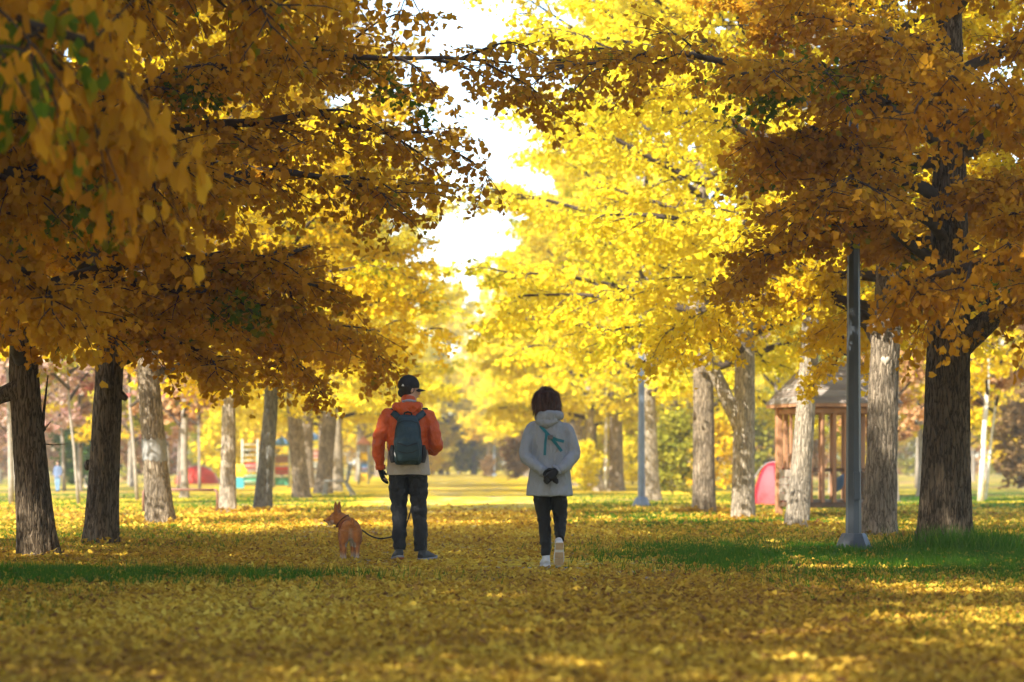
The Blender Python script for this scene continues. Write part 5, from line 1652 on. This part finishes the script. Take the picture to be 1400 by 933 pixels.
# tail curled tightly over the rump
tp, trd = [(0, -.205, .335)], [.026]
for k in range(13):
    a = -.5 + k * .48
    rad_ = .043 - k * .0022
    tp.append((.004 + .0015 * k, -.222 - .012 + math.cos(a) * rad_ * .55 - .004 * k * .5, .352 + math.sin(a) * rad_ + .006))
    trd.append(.024 - k * .0011)
dparts.append(limb(tp, trd, 12, k=2))
dm = union(dparts, .0055, 3)
pale = []
for v in dm.vertices:
    c = v.co
    q = hrd.inverted() @ (c - Hd)
    f = 0.0
    f = max(f, min(1, max(0, (.095 - c.z) / .05)) * .8 if c.z < .13 else 0)
    f = max(f, min(1, max(0, (.235 - c.z) / .03)) if abs(c.x) < .05 and c.z > .13 and c.y > -.19 else 0)
    if abs(c.x) < .030 and c.y < -.17 and .16 < c.z < .315: f = max(f, .4 * (1 - abs(c.x) / .030))
    if q.y > .02 and q.z < -.015 and c.y > .1 and (c - Hd).length < .14: f = max(f, .55)
    pale.append(f)
a = dm.attributes.new('pale', 'FLOAT', 'POINT')
a.data.foreach_set('value', np.array(pale, np.float32))
fur_m = dog_fur()
dbo = link("body", dm, fur_m, dog, True)
fz = link("fur", strands(dm, 40000, .013, .0011, 6, (0, -.6, -.6), 'pale', .35), fur_m, dbo)
fz['kind'] = 'stuff'
link("nose", mesh_from(*ell(H((0, .134, -.008)), (.012, .010, .010), 12, 8, hrd)), M['nose'], dog, True)
for s in (-1, 1):
    link("eye", mesh_from(*ell(H((s * .034, .048, .018)), (.008, .008, .008), 10, 6)), M['nose'], dog, True)
    V, F = [H((s * .024, -.006, .055)), H((s * .054, -.012, .058)), H((s * .046, -.016, .104))], [(0, 1, 2)]
link("mouth", mesh_from(*limb([H((0, .045, -.026)), H((0, .075, -.033)), H((0, .105, -.036))], [(.020, .005), (.016, .007), (.008, .005)], 10, ref=(0, 0, 1))), M['nose'], dog, True)
link("tongue", mesh_from(*limb([H((0, .05, -.036)), H((0, .085, -.043)), H((0, .104, -.052))], [(.012, .003), (.011, .003), (.008, .002)], 10, ref=(0, 0, 1))), M['tongue'], dog, True)
dcol = MB()
ring = []
cN = Vector((-.045, .195, .372)); dN = Vector((-.62, .28, .65)).normalized()
e1 = dN.cross(Vector((0, 1, 0))).normalized(); e2 = dN.cross(e1)
for k in range(25):
    aa = 2 * math.pi * k / 24
    ring.append(cN + e1 * math.cos(aa) * .078 + e2 * math.sin(aa) * .078)
dcol.tube(ring, [(.004, .011)] * 25, 8, cap=False, ref=dN)
M['collar'] = plain("brown_leather_collar", (0.16, 0.05, 0.02), 0.5, 0.1, 20)
co_ = empty("dog_collar", dog.matrix_basis @ cN, dog.rotation_euler.z, "thin brown leather collar round the tan dog's neck", 'collar')
MB().add([v - cN for v in [Vector(q) for q in dcol.V]], dcol.F).build("band", M['collar'], co_, True)
# leash from the collar to the man's hand
rotd = Matrix.Rotation(dog.rotation_euler.z, 3, 'Z')
p0 = dog.location + rotd @ Vector((.03, .19, .345))
pts = [p0, at(494, 724.5, 23.40), at(505, 732, 23.42), at(517, 736.3, 23.4), at(530, 735.5, 23.37), at(540, 732, 23.35), at(552, 722, 23.35), at(557, 713, 23.35), at(562, 696, 23.38), at(566, 672, 23.42),
       Vector((MX + .155, MY + .315, 1.045))]
sp_, _ = spline([p[:] for p in pts], [.006] * len(pts), 6)
le = MB(); le.tube(sp_, .0075, 8)
lo_ = le.build("leash", M['strap_black'], None, True)
tag(lo_, "slack black leash running from the tan dog to the hand in front", 'leash')

# ---------------------------------------------------------------- far figures
def small_person(loc, rz, h, top, bottom, label, group="far walkers"):
    t = person_root(loc, rz, label, group)
    k = h / 1.7
    hp_, hr_ = head_parts((0, .01, 1.58), 0, 0, 1.0)
    def S(vf): return [tuple(c * k for c in v) for v in vf[0]], vf[1]
    al = [(-.17, 0, 1.38), (-.22, -.01, 1.12), (-.19, .06, .90)]
    ar = [(.17, 0, 1.38), (.22, -.01, 1.12), (.19, .06, .90)]
    b_ = hp_ + [limb([(0, 0, 1.40), (0, .01, 1.52)], [.055, .05]), loft([(.85, 0, 0, .14, .10, 2.2), (1.1, 0, 0, .13, .095, 2.2), (1.36, 0, 0, .155, .095, 2.2), (1.43, 0, 0, .08, .07, 2)], 20),
               limb(al, [.05, .04, .028]), limb(ar, [.05, .04, .028]), limb([(-.09, 0, .88), (-.085, .02, .47), (-.08, .06, .05)], [.08, .055, .04]), limb([(.09, 0, .88), (.085, .0, .47), (.08, -.06, .05)], [.08, .055, .04])]
    b_ += hand_parts((-.19, .06, .90), (0, .1, -1), (0, 1, 0), (-1, 0, 0), .4) + hand_parts((.19, .06, .90), (0, .1, -1), (0, 1, 0), (1, 0, 0), .4)
    link("body", union([S(q) for q in b_], .016 * k, 1), M['skin'], t, True)
    link("jacket", union([S(q) for q in (loft([(.78, 0, 0, .185, .14, 2.2), (1.0, 0, 0, .17, .13, 2.2), (1.34, 0, 0, .18, .12, 2.2), (1.45, 0, 0, .09, .085, 2)], 20), limb(al, [.075, .062, .046]), limb(ar, [.075, .062, .046]))], .016 * k, 2), top, t, True)
    link("trousers", union([S(q) for q in (limb([(-.09, 0, .86), (-.087, .02, .47), (-.08, .06, .08)], [.095, .075, .06]), limb([(.09, 0, .86), (.087, .0, .47), (.08, -.06, .08)], [.095, .075, .06]))], .016 * k, 2), bottom, t, True)
    for x_, y_ in ((-.08, .06), (.08, -.06)):
        link("shoe", union([S(limb([(x_, y_ - .06, .04), (x_, y_ + .05, .045), (x_, y_ + .16, .03)], [(.042, .036), (.046, .042), (.032, .022)], 12, ref=(1, 0, 0)))], .012 * k, 1), M['shoe_dark'], t, True)
    link("hair", union([S(ell((0, -.008, 1.625), (.085, .105, .085))), S(ell((0, -.03, 1.58), (.08, .08, .08)))], .014 * k, 1), M['hair_dark'], t, True)
M['far_red'] = plain("red_coat", (0.75, 0.06, 0.09), 0.7, 0.08, 6)
M['far_plum'] = plain("plum_coat", (0.10, 0.035, 0.06), 0.7, 0.08, 6)
M['far_blue'] = plain("slate_blue_jacket", (0.10, 0.14, 0.22), 0.7, 0.08, 6)
M['far_jeans'] = plain("light_blue_jeans", (0.16, 0.27, 0.40), 0.8, 0.1, 6)
small_person(gpt(613, 646.2), 0.2, 1.62, M['far_red'], M['pants_black'], "distant walker in a bright red coat on the avenue")
small_person(gpt(601, 647.0), -0.2, 1.60, M['far_plum'], M['pants_black'], "distant walker in a dark plum coat next to the red-coated one")
small_person(gpt(79, 673), 2.8, 1.04, M['far_blue'], M['far_jeans'], "distant child in slate-blue jacket and light jeans on the lawn", "far figures on the lawn")
small_person(gpt(647, 645.5), 1.6, 0.62, M['far_plum'], M['far_jeans'], "tiny toddler crouched far down the avenue")

# ------------------------------------------------------------------ haze in the avenue
hz_m, hn, hl = new_mat("autumn_haze")
ho_ = hn.new("ShaderNodeOutputMaterial")
pv_ = hn.new("ShaderNodeVolumePrincipled")
pv_.inputs['Color'].default_value = (1.0, 0.95, 0.78, 1)
pv_.inputs['Density'].default_value = 0.0010
pv_.inputs['Anisotropy'].default_value = 0.0
hl.new(pv_.outputs[0], ho_.inputs['Volume'])
m = MB(); m.box(-140, 140, -30, 290, -1.0, 24)
o = m.build("haze", hz_m)
tag(o, "thin pale autumn haze filling the avenue", 'haze', kind='stuff')
